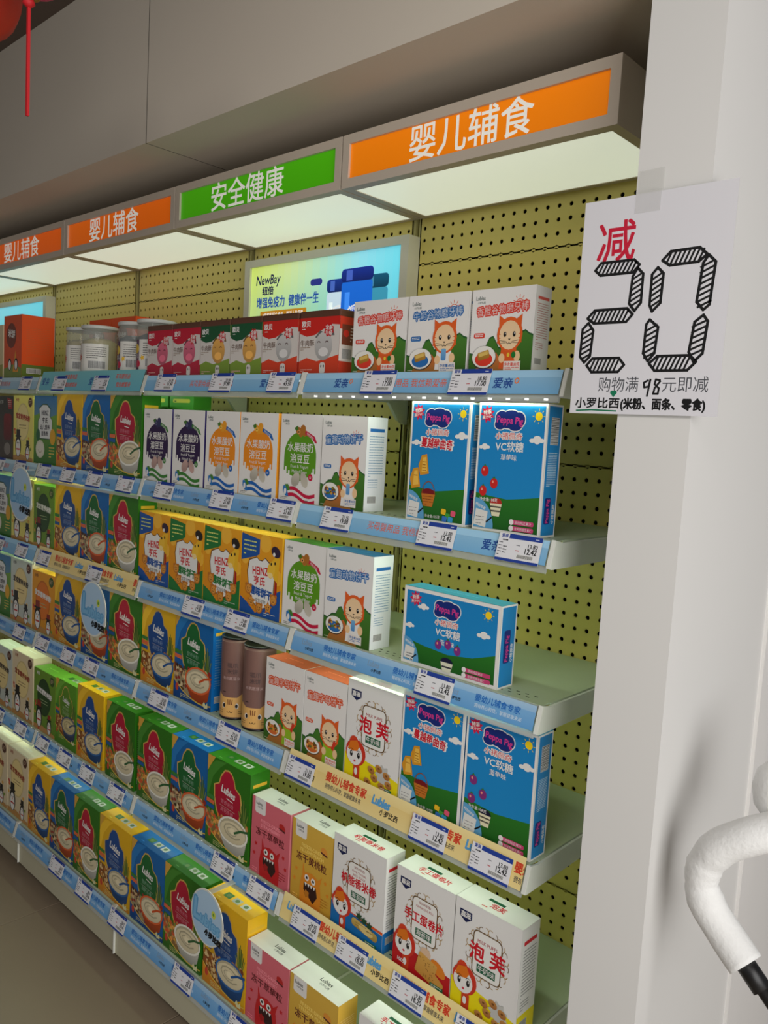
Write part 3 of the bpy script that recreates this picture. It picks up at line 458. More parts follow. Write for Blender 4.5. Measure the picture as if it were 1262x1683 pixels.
deft('cat_b', .121, .171, .052, (234, 233, 229), A_cat(.121, .171, '童趣动物饼干', LBLUE, 'cat_b'), side_art(.052, .171, (232, 236, 238), (120, 160, 190), LBLUE, 3), top_band(.121, .052, (22, 84, 130)))
deft('cat_o', .121, .173, .050, (234, 233, 229), A_cat(.121, .173, '童趣字母饼干', ORG, 'cat_o'), side_art(.05, .173, (232, 230, 226), (200, 140, 110), ORG, 3), top_band(.121, .05, (196, 96, 62)))
deft('melt_p', .123, .171, .05, (234, 233, 229), A_melt(.123, .171, (46, 24, 70), (60, 130, 50), (206, 170, 160), (50, 50, 90)), side_art(.05, .171, (60, 50, 110), (200, 200, 220), None, 4), top_band(.123, .05, (60, 110, 60)))
deft('melt_o', .123, .171, .05, (234, 233, 229), A_melt(.123, .171, (238, 142, 24), (30, 100, 180), (208, 202, 186), (236, 160, 40)), side_art(.05, .171, (240, 160, 40), (250, 220, 180), None, 4), top_band(.123, .05, (236, 160, 40)))
deft('melt_g', .123, .171, .05, (234, 233, 229), A_melt(.123, .171, (92, 152, 26), (200, 26, 66), (206, 200, 184), (176, 110, 40)), side_art(.05, .171, (234, 233, 229), (120, 150, 80), None, 4), top_band(.123, .05, (70, 130, 50)))
deft('pep_c', .130, .2, .042, (232, 232, 230), A_pep(.13, .2, '蔓越莓曲奇', '', (206, 30, 50), 'cookie'), None, top_band(.13, .042, (60, 150, 190)))
deft('pep_s', .130, .2, .042, (232, 232, 230), A_pep(.13, .2, 'VC软糖', '草莓味', WHITE, 'straw'), None, top_band(.13, .042, (60, 150, 190)))
deft('pep_b', .130, .2, .042, (232, 232, 230), A_pep(.13, .2, 'VC软糖', '蓝莓味', WHITE, 'blue'), None, top_band(.13, .042, (60, 150, 190)))
deft('pep_h', .203, .134, .043, (232, 232, 230), A_pep(.203, .134, 'VC软糖', '蓝莓味', WHITE, 'blueh'), None, top_band(.203, .043, (60, 150, 180)))
def pep_side(d, h, bar):
    a = base(d, h, WHITE); T = a.H; a.rect(7, 7, 86, T - 14, (30, 132, 196)); a.up()
    if bar: a.barcode(28, T * .1, 50, T * .2, vert=True); a.lines(20, T * .36, 60, 20, T * .013, T * .006, (190, 220, 236), 5)
    a.rect(20, T * .7, 40, T * .2, (24, 44, 120), None, 0, 8) if bar else a.rect(26, T * .3, 40, T * .4, (24, 44, 120), None, 0, 8); a.up(); a.text('Peppa Pig', 48 if bar else 54, T * (.89 if bar else .68), 26, (214, 60, 140), .02, -90, maxw=T * (.18 if bar else .36)); a.text('小猪佩奇', 84, T * (.9 if bar else .7), 18, WHITE, .02, -90, maxw=T * (.2 if bar else .38)); return a
for k in ('pep_c', 'pep_s', 'pep_b'): T_[k]['side'] = pep_side(.042, .2, True)
T_['pep_h']['side'] = pep_side(.043, .134, False)
deft('heinz_b', .137, .171, .05, (238, 180, 40), A_heinz(.137, .171, (30, 84, 160)), side_art(.05, .171, (236, 180, 40), (150, 90, 30)), top_band(.137, .05, (226, 170, 50)))
deft('heinz_g', .137, .171, .05, (238, 180, 40), A_heinz(.137, .171, (36, 120, 56)), side_art(.05, .171, (236, 180, 40), (150, 90, 30)), top_band(.137, .05, (216, 170, 60)))
deft('puff', .133, .188, .05, (233, 232, 229), A_puff(.133, .188, 'puff'), side_art(.05, .188, (233, 232, 229), (120, 120, 120), (206, 22, 40), 6, (240, 222, 20)), top_puff(.133, .05, '泡芙'))
deft('rice', .133, .183, .05, (233, 232, 229), A_puff(.133, .183, 'rice'), side_art(.05, .183, (233, 232, 229), (110, 110, 110), (206, 22, 40), 6, (20, 110, 180)), top_puff(.133, .05, '机能香米卷'))
deft('egg', .133, .186, .05, (233, 232, 229), A_puff(.133, .186, 'egg'), None, top_puff(.133, .05, '手工蛋卷片'))
deft('frz_p', .123, .166, .05, (226, 120, 130), A_frz(.123, .166, (222, 112, 124), (210, 96, 110), (196, 30, 36), '冻干草莓粒', 'STRAWBERRY'), side_art(.05, .166, (232, 140, 150), (250, 200, 200)), top_logo(.123, .05))
deft('frz_y', .123, .166, .05, (220, 176, 70), A_frz(.123, .166, (222, 180, 74), (206, 158, 54), (226, 140, 40), '冻干黄桃粒', 'YELLOW PEACH'), side_art(.05, .166, (226, 180, 70), (250, 220, 150)), top_logo(.123, .05))
YEL = (236, 184, 30); BLU = (16, 104, 176); GRN = (48, 118, 26); CREAM = (232, 220, 184)
cs = lambda c, r: side_art(.052, .204, c, tuple(int(v * .5 + 90) for v in c), (226, 180, 50), r)
for i, (k, c) in enumerate((('cer_y', YEL), ('cer_b', BLU), ('cer_g', GRN))):
    cre = {'cer_y': (28, 78, 150), 'cer_b': (26, 108, 52), 'cer_g': (190, 26, 58)}[k]; bo = {'cer_y': (24, 84, 150), 'cer_b': (206, 84, 36), 'cer_g': (224, 222, 210)}[k]; ba = {'cer_y': (232, 150, 40), 'cer_b': (20, 80, 156), 'cer_g': (60, 120, 34)}[k]
    deft(k, .15, .204, .052, c, A_cer(.15, .204, c, tuple(int(v * .92) for v in c), cre, bo, CREAM, ba, 3 + i), cs(c, i), top_cer(.15, .052, c))
def A_back(w, h): a = base(w, h, (60, 140, 40)); T = a.H; a.rect(14, T * .07, 72, 9, (196, 190, 60), None, 0, 3); a.up(); a.lines(20, T * .09, 60, 1, 3, 2.6, (30, 90, 40)); a.lines(14, T * .18, 72, 3, 5, 1.4, (110, 180, 90)); return a
deft('gback', .104, .215, .052, (60, 140, 40), A_back(.104, .215))
deft('cer_l', .128, .19, .052, (96, 160, 40), A_cer(.128, .19, (96, 160, 40), (70, 130, 36), (96, 146, 40), (50, 70, 110), (214, 200, 150), (90, 150, 40), 6), None, top_cer(.128, .052, (120, 190, 60)))
deft('pen_y', .142, .196, .052, (244, 232, 120), A_pen(.142, .196, (244, 232, 120), (240, 222, 150), (170, 60, 40)), side_art(.052, .196, (246, 240, 110), (200, 180, 80)))
deft('pen_w', .148, .196, .052, (220, 226, 216), A_pen(.148, .196, (206, 214, 206), (236, 214, 150), (60, 50, 50)), side_art(.052, .196, (232, 226, 200), (160, 150, 130)), top_band(.148, .052, (226, 232, 206)))
deft('pen_c', .148, .206, .056, (238, 222, 186), A_pen(.148, .206, (232, 214, 178), (238, 216, 150), (150, 60, 40)), side_art(.056, .206, (236, 222, 184), (170, 140, 110)), top_band(.148, .056, (238, 228, 196)))
deft('pen_g', .142, .186, .052, (110, 160, 50), A_pen(.142, .186, (110, 152, 48), (36, 72, 34), WHITE, True), side_art(.052, .186, (130, 180, 50), (60, 100, 30)), top_band(.142, .052, (120, 190, 60)))
deft('pen_o', .148, .180, .052, (240, 176, 40), A_pen(.148, .18, (236, 160, 34), (226, 120, 30), (120, 50, 30), True), side_art(.052, .18, (250, 206, 40), (220, 150, 30)), top_band(.148, .052, (246, 190, 50)))
deft('hrice', .145, .196, .052, (110, 160, 80), A_rice(.145, .196), None)
deft('dark', .109, .193, .05, (60, 54, 48), A_bag(.109, .193, 'dark'), None)
deft('orange', .13, .19, .10, (226, 84, 30), A_bag(.13, .19, 'orange'), side_art(.1, .19, (222, 84, 34), (206, 96, 50), None, 4, (100, 120, 50)), top_band(.13, .1, (216, 80, 30)))
deft('pear', .112, .165, .05, (222, 206, 170), A_bag(.112, .165, 'pear'), side_art(.05, .165, (226, 212, 176), (170, 150, 110)))
deft('tin_r', .106, .117, .055, (214, 60, 46), A_tin(.106, .117, (206, 40, 32), (206, 204, 202), (222, 70, 40)), tin_side((206, 60, 40)))
deft('tin_g', .106, .117, .055, (206, 200, 190), A_tin(.106, .117, (26, 84, 50), (236, 178, 90), (130, 160, 60)), tin_side((120, 150, 60)))
deft('tin_p', .106, .117, .055, (200, 60, 80), A_tin(.106, .117, (190, 26, 52), (226, 110, 136), (190, 40, 66)), tin_side((190, 40, 66)))
LABELS = {'teeth': 'carton'}
def place(k, xl, w, z, yfront, label, name='snack_box', catg='box', group=None, h=None, rot=0):
    t = T_[k]
    if t['cache'] is None:
        W_, H_, Dp = t['w'], t['h'], t['d']; tin = k.startswith('tin')
        body = bev(name + '_body', -W_ / 2, W_ / 2, -Dp / 2, Dp / 2, 0, H_, t['body'], .0007 if not tin else .006, 1 if not tin else 3)
        c = [('carton_shell' if not tin else 'tin_body', body), ('printed_front', t['front'].front('front_' + k, PR, -W_ / 2, -Dp / 2 - .0001, H_))]
        if t['side']: c.append(('printed_side', t['side'].mesh('side_' + k, PR, (W_ / 2 + .0001, -Dp / 2, H_), (0, 1, 0), (0, 0, -1), (1, 0, 0), .00006)))
        if t['top']: c.append(('printed_top', t['top'].mesh('top_' + k, PR, (-W_ / 2, Dp / 2, H_ + .0001), (1, 0, 0), (0, -1, 0), (0, 0, 1), .00006)))
        if tin: c.append(('tin_lid', bev('lid', -W_ / 2 - .0006, W_ / 2 + .0006, -Dp / 2 - .0012, Dp / 2 + .0006, H_ - .012, H_ + .0015, M['brown'], .003, 2)))
        t['cache'] = c
    o = thing(name, (xl + w / 2, yfront + t['d'] / 2, z), label, catg, group)
    o.scale = (w / t['w'], 1, (h or t['h']) / t['h']); o.rotation_euler[2] = rot
    for n, me in t['cache']: obj(n, me, o)
    return o
# ------------------------------------------------------------------ dimensions of the shelving
W = .5711; XU = .3093; DEP = {1: .295, 2: .2955, 3: .2956, 4: .2949, 5: .2925, 6: .3444}
Z = {1: 1.4430, 2: 1.1947, 3: .9458, 4: .6956, 5: .3950, 6: .1255}
RH, RE = .0405, .0118
BAY = {1: 'rightmost bay', 2: 'bay under the green sign', 3: 'bay left of the green sign bay', 4: 'second bay from the left end', 5: 'far left end bay'}
ORD = {1: 'top', 2: 'second', 3: 'third', 4: 'fourth', 5: 'fifth', 6: 'bottom'}
# ------------------------------------------------------------------ room
def struct(name, me, parent=None): return obj(name, me, parent, kind='structure')
struct('wall_back', boxes('wall_back', [(-4.2, .51, .035, .09, -.025, 2.36)], M['wall']))
fl = struct('floor', boxes('floor', [(-4.4, 4.2, -4.2, 1.8, -.08, -.029)], M['grout']))
tile = bev('tile', -.2988, .2988, -.2988, .2988, -.004, 0, M['tile'], .0008, 1)
for i in range(7):
    for j in range(5):
        o = obj('floor_tile', tile, fl, (-1.165 + .3 - 1.2 + .6 * i, .1 - .6 * j, -.025))
struct('ceiling', boxes('ceiling', [(-4.4, 4.2, -4.2, 1.8, 2.3485, 2.42)], M['ceil']))
sof = struct('trim_1', boxes('soffit', [(-4.2, -.7535, -.36, .034, 1.9425, 2.348), (-.7522, .4045, -.36, .034, 1.9425, 2.348)], M['soffit']))
obj('joint_gap', boxes('joint', [(-.7536, -.7521, -.3603, .03, 1.9422, 2.347)], M['dark']), sof)
pil = struct('wall_right', boxes('pillar', [(.4065, .5045, -.33, .0655, -.025, 2.348)], M['pillar']))
struct('wall_right', boxes('wall_far', [(.4065, .5043, .0678, 1.8, -.025, 2.348)], M['wall']))
struct('trim_2', boxes('seam_gap', [(.41, .5047, .0654, .0675, 0, 2.348)], M['dark']))
struct('wall_left', boxes('wall_left', [(-4.35, -4.2, -4.2, .09, -.025, 2.36)], M['wall']))
# ------------------------------------------------------------------ pegboard bays
PIT = .025; NX = 22; x0m = (W - .026 - PIT * (NX - 1)) / 2
def peg_panel():
    V = []; F = []; h = .3975; w_ = W - .026
    xs = [0] + [x0m - PIT / 2 + PIT * i for i in range(NX + 1)] + [w_]; zs = [0] + [.0113 + PIT * j for j in range(16)][1:] + [h]
    r = .0042; y0, y1 = 0, .002; seg = 8
    for j in range(16):
        za, zb = zs[j], zs[j + 1]; zc = .0113 + PIT * (j + .5) if j else .0113 + PIT * .5
        for i in range(NX):
            xa, xb = xs[i + 1], xs[i + 2]; xc = (xa + xb) / 2; n = len(V)
            sq = [(xb, zc), (xb, zb), (xc, zb), (xa, zb), (xa, zc), (xa, za), (xc, za), (xb, za)]
            for k in range(8): V.append((sq[k][0], y0, sq[k][1]))
            for yy in (y0, y1):
                for k in range(8): t = math.pi / 4 * k; V.append((xc + r * math.cos(t), yy, zc + r * math.sin(t)))
            for k in range(8):
                q = (k + 1) % 8; F.append((n + k, n + q, n + 8 + q, n + 8 + k)); F.append((n + 8 + k, n + 8 + q, n + 16 + q, n + 16 + k))
        n = len(V); V += [(xs[0], y0, za), (xs[1], y0, za), (xs[1], y0, zb), (xs[0], y0, zb), (xs[-2], y0, za), (xs[-1], y0, za), (xs[-1], y0, zb), (xs[-2], y0, zb)]; F += [(n, n + 1, n + 2, n + 3), (n + 4, n + 5, n + 6, n + 7)]
    n = len(V)   # folded rims top and bottom, left and right
    for a in ((0, w_, 0, .006, h - .0004, h), (0, w_, 0, .006, 0, .0004), (0, .0004, 0, .006, 0, h), (w_ - .0004, w_, 0, .006, 0, h)):
        n = len(V); V += bx(*a); F += [tuple(i + n for i in f) for f in BOXF]
    return mesh('peg_panel', V, F, [M['peg']])
PP = peg_panel()
ZS = FL - .0875                      # first seam
up_me = boxes('upright', [(.0055, .012, .002, .03, 0, 1.80), (.0003, .0055, .012, .03, 0, 1.80)], M['upright'])
up_mr = boxes('upright', [(-.012, -.0055, .002, .03, 0, 1.80), (-.0055, -.0003, .012, .03, 0, 1.80)], M['upright'])
slots = boxes('slots', [(.0004, .0045, .0105, .0121, .12 + i * .05, .12 + i * .05 + .03) for i in range(33)], M['dark'])
kick = boxes('kick', [(.002, W - .002, -.3444 + .004, -.3444 + .006, .0, .086)], M['kick'])
toe_shade = boxes('toe_shade', [(.004, W - .004, -.285, -.005, -.025, .0)], M['dark'])  # dark base box stands in for the shaded toe recess and carries the bay
vst = boxes('kick_end', [(0, .0025, -.3444 - .001, -.30, .0, .086)], M['white'])
for b in range(1, 6):
    xl = XU - W * b
    r = thing('shelving_bay', (xl, 0, 0), 'yellow perforated back panels and uprights of the ' + BAY[b], 'shelving', 'shelving bays along the wall')
    for k in range(5):
        zt = ZS + .4 * (1 - k)
        if k == 0: continue
        obj('back_panel', PP, r, (.013, 0, zt - .3988))
    obj('back_panel', boxes('top_panel', [(.013, W - .013, 0, .004, ZS + .0988 + .0006, ZS + .105)], M['peg']), r) if False else None
    o = obj('back_panel', PP, r, (.013, 0, ZS + .0012)); o.scale = (1, 1, 1)
    u = obj('upright', up_mr, r, (W, 0, 0)); obj('slot_row', slots, u, (-.0049, 0, 0)); u = obj('upright', up_me, r); obj('slot_row', slots, u)
    obj('hole_shade_sheet', boxes('hole_shade', [(.01, W - .01, .011, .014, .02, 1.93)], M['dark']), r)  # dark sheet stands in for the shade behind the peg holes
    obj('toe_shade_base', toe_shade, r); obj('kick_plate', kick, r); obj('kick_plate_end', vst, r)
# ------------------------------------------------------------------ light signs (canopies)
SG = {1: ('婴儿辅食', (246, 132, 10), .155, 'orange'), 2: ('安全健康', (74, 176, 12), .140, 'green'), 3: ('婴儿辅食', (236, 106, 14), .142, 'orange'), 4: ('婴儿辅食', (232, 96, 12), .14, 'orange'), 5: ('婴儿辅食', (232, 96, 12), .14, 'orange')}
SL = {1: 'large orange sign box with white characters, nearest the pillar', 2: 'green sign box with four white characters above the shelves', 3: 'orange sign box with white characters, directly left of the green sign', 4: 'orange sign box cut off by the left edge of the photo', 5: 'last light box at the far left, only its underside showing'}
zb, zt = FL + .0071, FL + .1046; cw = W - .004; fb = .017
for b in range(1, 6):
    xl = XU + .0168 - W * b + .002
    r = thing('light_sign', (xl, 0, 0), SL[b], 'sign', 'light signs above the shelves')
    Y0, Y1 = -.2435, -.004
    L = [(0, cw, Y0, Y0 + .012, zt - fb, zt), (0, cw, Y0, Y0 + .012, zb, zb + fb), (0, fb, Y0, Y0 + .012, zb + fb, zt - fb), (cw - fb, cw, Y0, Y0 + .012, zb + fb, zt - fb),
         (0, .003, Y0 + .012, Y1, zb, zt), (cw - .003, cw, Y0 + .012, Y1, zb, zt), (.003, cw - .003, Y0 + .012, Y1, zt - .003, zt),
         (.003, .018, Y0 + .012, Y1, zb, zb + .004), (cw - .018, cw - .003, Y0 + .012, Y1, zb, zb + .004), (.018, cw - .018, Y1 - .012, Y1, zb, zb + .004), (.018, cw - .018, Y0 + .012, Y0 + .02, zb, zb + .004)]
    obj('sign_frame', boxes('sign_frame', L, M['frame']), r)
    a = Art(cw - 2 * fb, zt - zb - 2 * fb); a.rect(0, 0, 100, a.H, SG[b][1], tuple(int(v * .95) for v in SG[b][1])); a.up()
    tx = {1: 50, 2: 45, 3: 45, 4: 45, 5: 45}[b]
    a.text(SG[b][0], tx - 22, a.H * .86, a.H * 1.02, (232, 230, 220), .012, 0, 'l', 1.0, 0, 51)
    obj('sign_face', a.front('sign_face', PSIGN, fb, Y0 + .005, zt - fb), r)
    obj('light_panel', boxes('light_panel', [(.0185, cw - .0185, Y0 + .0205, Y1 - .0125, zb + .0012, zb + .0032)], M['lens']), r)
    obj('inner_tray', boxes('tray', [(.004, cw - .004, Y0 + .0125, Y1 - .001, zb + .02, zb + .022)], M['white']), r)
# ------------------------------------------------------------------ rail cards
def card_A(w, h, bg=(150, 196, 226), bg2=(120, 178, 220), off=0):
    a = Art(w, h); T = a.H; a.rect(0, 0, 100, T, bg, bg2); a.up(); a.rect(0, 0, 100, T * .3, tuple(min(255, v + 14) for v in bg)); a.up(); y = T * .72
    for x in (off + 18, off + 82):
        a.text('爱亲', x, y, T * .5, (34, 74, 150), .02, 0, 'c'); a.arc(x + T * .66, T * .44, T * .09, T * .11, 0, 360, .35, (236, 130, 70), 8)
    a.text('买母婴用品 我信赖爱亲', off + 48, y - .2, T * .42, (226, 110, 80), .005, 0, 'c', maxw=44); return a
def card_B(w, h):
    a = Art(w, h); T = a.H; a.rect(0, 0, 100, T * .28, (168, 200, 228), (150, 190, 226)); a.rect(0, T * .28, 100, T * .72, (124, 176, 222), (100, 160, 214)); a.up()
    for x in (5, 37, 69):
        a.text('Lubies', x, T * .56, T * .4, (132, 160, 190), .02, 0, 'l', .75, .1, 6.5); a.text('小罗比西', x + 2, T * .78, T * .16, BLK, .04, 0, 'l'); a.text('婴幼儿辅食专家', x + 11, T * .52, T * .33, (30, 104, 186), .025, 0, 'l', maxw=17); a.text('拥有核心科技，掌握健康未来', x + 11.2, T * .8, T * .19, (206, 224, 240), .01, 0, 'l', maxw=16)
    return a
def card_C(w, h, tall=False):
    a = Art(w, h); T = a.H; a.rect(0, 0, 100, T * .35, (246, 226, 160), (240, 216, 146)); a.rect(0, T * .35, 100, T * .65, (236, 208, 134), (240, 218, 150)); a.up()
    for x in (3, 42, 80):
        a.text('Lubies', x, T * .55, T * .42, (90, 160, 210), .05, 0, 'l', .8, .1, 11); a.text('小罗比西', x + 4, T * .8, T * .22, BLK, .04, 0, 'l'); a.text('婴幼儿辅食专家', x + 17, T * .52, T * .36, (214, 66, 40), .04, 0, 'l', maxw=19); a.text('拥有核心科技，掌握健康未来', x + 17.4, T * .8, T * .2, (60, 60, 70), .01, 0, 'l', maxw=17)
    return a
CW = W - .018
def card_T(w, h):
    a = Art(w, h); T = a.H; a.rect(0, 0, 100, T, (130, 200, 206), (110, 186, 206)); a.up()
    for x in (2, 52): a.text('爱亲', x, T * .7, T * .42, (34, 84, 160), .02); a.text('买母婴用品', x + 24, T * .4, T * .26, (226, 90, 70), .02, 0, 'l', maxw=18); a.text('我信赖爱亲', x + 26, T * .8, T * .26, (226, 90, 70), .02, 0, 'l', maxw=18)
    return a
CARD = {}
def card(k):
    if k not in CARD:
        hh = {'A': .037, 'B': .037, 'C': .050, 'P': .037, 'T': .055, 'T2': .046, 'C2': .050}[k]
        f = {'A': card_A, 'B': card_B, 'C': card_C, 'C2': card_C, 'T': card_T, 'T2': card_A}.get(k) or (lambda w, h: card_A(w, h, (176, 206, 222), (150, 190, 214), 4)); CARD[k] = (f(CW, hh), hh)
    return CARD[k]
CK = {(1, 1): 'A', (1, 2): 'A', (1, 3): 'T', (1, 4): 'P', (2, 1): 'A', (2, 2): 'B', (2, 3): 'B', (2, 4): 'P', (3, 1): 'B', (3, 2): 'B', (3, 3): 'C2', (3, 4): 'T2', (4, 1): 'C', (5, 1): 'C'}
s_ = math.hypot(RH, RE); TD = Vector((0, -RE / s_, -RH / s_)); TN = Vector((0, -RH / s_, RE / s_))   # down the rail, out of the rail
cards_me = {}
def led_mesh(): 
    V = []; F = []
    for i in range(16):
        n = len(V); x = .03 + i * .0335; V += bx(x, x + .0045, -.0022, .0022, -.003, 0); F += [tuple(q + n for q in f) for f in BOXF]
    return mesh('led_chips', V, F, [M['led']])
LEDM = led_mesh()
for r_ in range(1, 7):
    D = DEP[r_]; zk = Z[r_]; bw = W
    deck = prism('deck', [(-D + .004, zk - .0035), (-D + .006, zk - .0015), (-.003, zk - .0015), (-.003, zk - .0195), (-.0045, zk - .0195), (-.0045, zk - .0035)], .0062, W - .0062, M['deck'])
    lip = boxes('deck_lip', [(.0045, .0062, -D + .028, -.003, zk - .018, zk - .0012)], M['deck'])
    brp = [(-D, zk), (-D - RE, zk - RH), (-D - RE + .003, zk - RH - .002), (-.06, zk - RH), (-.03, zk - .075), (-.008, zk - .085), (.0, zk - .085), (.0, zk - .004), (-D + .02, zk - .004)] if r_ < 6 else [(-D, zk), (-D - RE, zk - RH), (-D - RE + .003, zk - RH - .002), (-.02, zk - RH), (-.02, zk - .004)]
    br = prism('bracket', brp, 0, .0042, M['bracket']); tabw = .0065
    slt = boxes('deck_slots', [(.03 + i * .0165 + (.008 if q else 0), .036 + i * .0165 + (.008 if q else 0), -D + .022 + q, -D + .0242 + q, zk - .0015, zk - .0013) for i in range(31) for q in (0, .012)], M['dark'])
    tb = prism('rail_end', [(-D - .0015, zk + .0008), (-D - RE - .0015, zk - RH), (-D - RE + .003, zk - RH - .0015), (-D + .004, zk - .001)], 0, tabw, M['white'])
    rail = prism('rail', [(-D + .001, zk - .0006), (-D - RE + .001 - .0023, zk - RH - .0075), (-D - RE + .002, zk - RH - .009), (-D + .0045, zk - .004)], tabw + .001, W - tabw - .001, M['clear'])
    for b in range(1, 6):
        if r_ == 6 and b == 5: continue
        xl = XU - W * b
        r = thing('shelf', (xl, 0, 0), 'pale green metal shelf, %s level of the %s' % (ORD[r_], BAY[b]), 'shelf', 'metal shelves of the wall unit')
        obj('shelf_board', deck, r); obj('deck_slots', slt, r, kind='stuff'); obj('folded_lip', lip, r); obj('folded_lip', lip, r, (W - .0107, 0, 0))
        for x in (.0, W - .0042): obj('bracket', br, r, (x, 0, 0))
        for x in (.0002, W - tabw - .0002): obj('rail_end', tb, r, (x, 0, 0))
        pr = obj('price_rail', rail, r); k = CK.get((r_, b), 'B'); a, hh = card(k)
        key = (k, r_)
        if key not in cards_me:
            top = Vector((.009, -D - .0022, zk - .0015)) - TD * max(0, hh - .0385)
            cards_me[key] = a.mesh('rail_card', PR, tuple(top), (1, 0, 0), tuple(TD), tuple(TN), .00007)
        c = obj('rail_card', cards_me[key], r)
        if r_ < 6:
            ls = obj('led_strip', boxes('led_strip', [(.02, W - .02, -D - .0035, -D + .0055, zk - .0425, zk - .0395) if r_ == 1 and b == 1 else (.02, W - .02, -D + .012, -D + .022, zk - .012, zk - .0055)], M['white']), r); obj('led_chip', LEDM, ls, (0, -D + .0005, zk - .0425) if r_ == 1 and b == 1 else (0, -D + .0165, zk - .012), kind='stuff')
            if b < 5:
                l = bpy.data.lights.new('shelf_led', 'AREA'); l.shape = 'RECTANGLE'; l.size = W - .08; l.size_y = .006; l.energy = {1: .30 if b > 1 else .16, 2: .32, 3: .3, 4: .24, 5: .2}[r_]; l.color = (.80, 1.0, .72)
                lo = bpy.data.objects.new('shelf_led', l); COL.objects.link(lo); lo.location = ((xl + W / 2, -D + .006, zk - .047) if r_ == 1 and b == 1 else (xl + W / 2, -D + .017, zk - .0155)); lo.rotation_euler = (math.radians(-28), 0, 0); lo.rotation_euler[0] = math.radians(28)
# ------------------------------------------------------------------ price tags
TAGS = {1: [(-.058, '18.80', '17.00'), (.139, '18.80', '17.00'), (-.321, '46.00', '43.50'), (-.735, '36.80', '31.60'), (-.518, '39.80', '37.80'), (-1.269, '19.8', '17.6'), (-1.039, '25.8', '22.8'), (-1.486, '28.8', '25.0'), (-1.703, '22.8', '19.8')],
 2: [(.092, '13.80', '12.42'), (.252, '13.80', '12.42'), (-.145, '21.50', '19.00'), (-.303, '24.00', '21.60'), (-.726, '24.00', '21.60'), (-.501, '24.00', '21.60'), (-1.356, '24.8', '22.6'), (-1.208, '28.0', '25.6'), (-1.060, '28.0', '25.6'), (-.903, '28.0', '25.6'), (-1.52, '48.0', '43.0'), (-1.669, '36.0', '32.0')],
 3: [(.108, '13.80', '12.42'), (-.592, '19.80', '17.80'), (-.43, '19.80', '17.80'), (-1.347, '32.0', '28.6'), (-1.05, '28.0', '25.6'), (-1.498, '48.0', '43.0'), (-1.668, '24.8', '22.6')],
 4: [(-.211, '21.50', '19.00'), (.115, '13.80', '12.42'), (.242, '13.80', '12.42'), (-.724, '29.80', '26.50'), (-.446, '79.00', '76.50'), (-1.348, '38.0', '35.0'), (-1.186, '28.0', '25.6'), (-1.057, '28.0', '25.6'), (-1.507, '48.0', '43.0')],
 5: [(-.177, '24.00', '21.60'), (-.048, '22.80', '18.60'), (.09, '19.80', '18.20'), (.233, '19.80', '18.20'), (-.914, '28.0', '25.6'), (-.45, '28.00', '25.60'), (-.32, '24.00', '21.60'), (-1.342, '38.0', '35.0'), (-1.204, '28.0', '25.6'), (-1.069, '28.0', '25.6'), (-1.494, '48.0', '43.0'), (-1.66, '48.0', '43.0')],
 6: [(-1.128, '28.0', '25.6'), (-.972, '28.0', '25.6'), (-.798, '28.0', '25.6'), (-.511, '28.0', '25.6'), (-.30, '24.0', '21.6')]}
tagm = {}
def tag_art(p1, p2):
    a = Art(.077, .0425); T = a.H; B = (32, 62, 150); a.rect(0, 0, 100, T, (228, 228, 232)); a.up(); a.rect(24, 0, 76, T * .17, B, None); a.rect(0, T * .9, 100, T * .1, B); a.text('爱亲', 6, T * .14, 8, B, .04); a.up()
    a.lines(84, T * .08, 12, 1, 2, 1.6, (200, 206, 230)); a.lines(10, T * .22, 76, 1, 3, 2.4, BLK, 3); a.lines(3, T * .33, 9, 5, T * .11, 1.5, (70, 70, 80), 4); a.lines(14, T * .46, 9, 3, T * .11, 1.8, BLK, 5); a.lines(44, T * .37, 14, 1, 3, 1.4, (90, 90, 100)); a.lines(44, T * .56, 12, 1, 3, 1.6, (190, 60, 70))
    a.text(p1, 92, T * .44, 12, BLK, .02, 0, 'r', .9); a.text(p2, 92, T * .65, 15.5, BLK, .03, 0, 'r', .85); a.barcode(50, T * .71, 36, T * .12, seed=2); return a
NM = ['first', 'second', 'third', 'fourth', 'fifth', 'sixth', 'seventh', 'eighth', 'ninth', 'tenth', 'eleventh', 'twelfth']
for r_, L in TAGS.items():
    D = DEP[r_]; zk = Z[r_]; L = sorted(L)
    for i, (x, p1, p2) in enumerate(L):
        k = (r_, p1, p2)
        if k not in tagm: tagm[k] = tag_art(p1, p2).mesh('tag_print', PAPER, (-.0385, 0, 0), (1, 0, 0), tuple(TD), tuple(TN), .00007)
        top = Vector((x, -D - .0036, zk + .001)) + TN * .0012
        if CK.get((r_, int((XU - x) / W) + 1), 'B') in ('C', 'T'): top = top + TD * .001
        o = thing('price_tag', tuple(top), 'white price tag with blue bars, %s from the right on the %s shelf level' % (NM[len(L) - 1 - i], ORD[r_]), 'price tag', 'price tags in the shelf rails')
        if 'tc' not in tagm:
            V = [(-.0385, 0, 0), (.0385, 0, 0)]; q = TD * .0425; nn = TN * -.0005
            P = [Vector((-.0385, 0, 0)), Vector((.0385, 0, 0)), Vector((.0385, 0, 0)) + q, Vector((-.0385, 0, 0)) + q]; V = [tuple(v) for v in P] + [tuple(v + nn) for v in P]
            tagm['tc'] = mesh('tag_card', V, [(3, 2, 1, 0), (4, 5, 6, 7), (0, 1, 5, 4), (1, 2, 6, 5), (2, 3, 7, 6), (3, 0, 4, 7)], [M['white']])
        obj('tag_card', tagm['tc'], o); obj('tag_print', tagm[k], o)
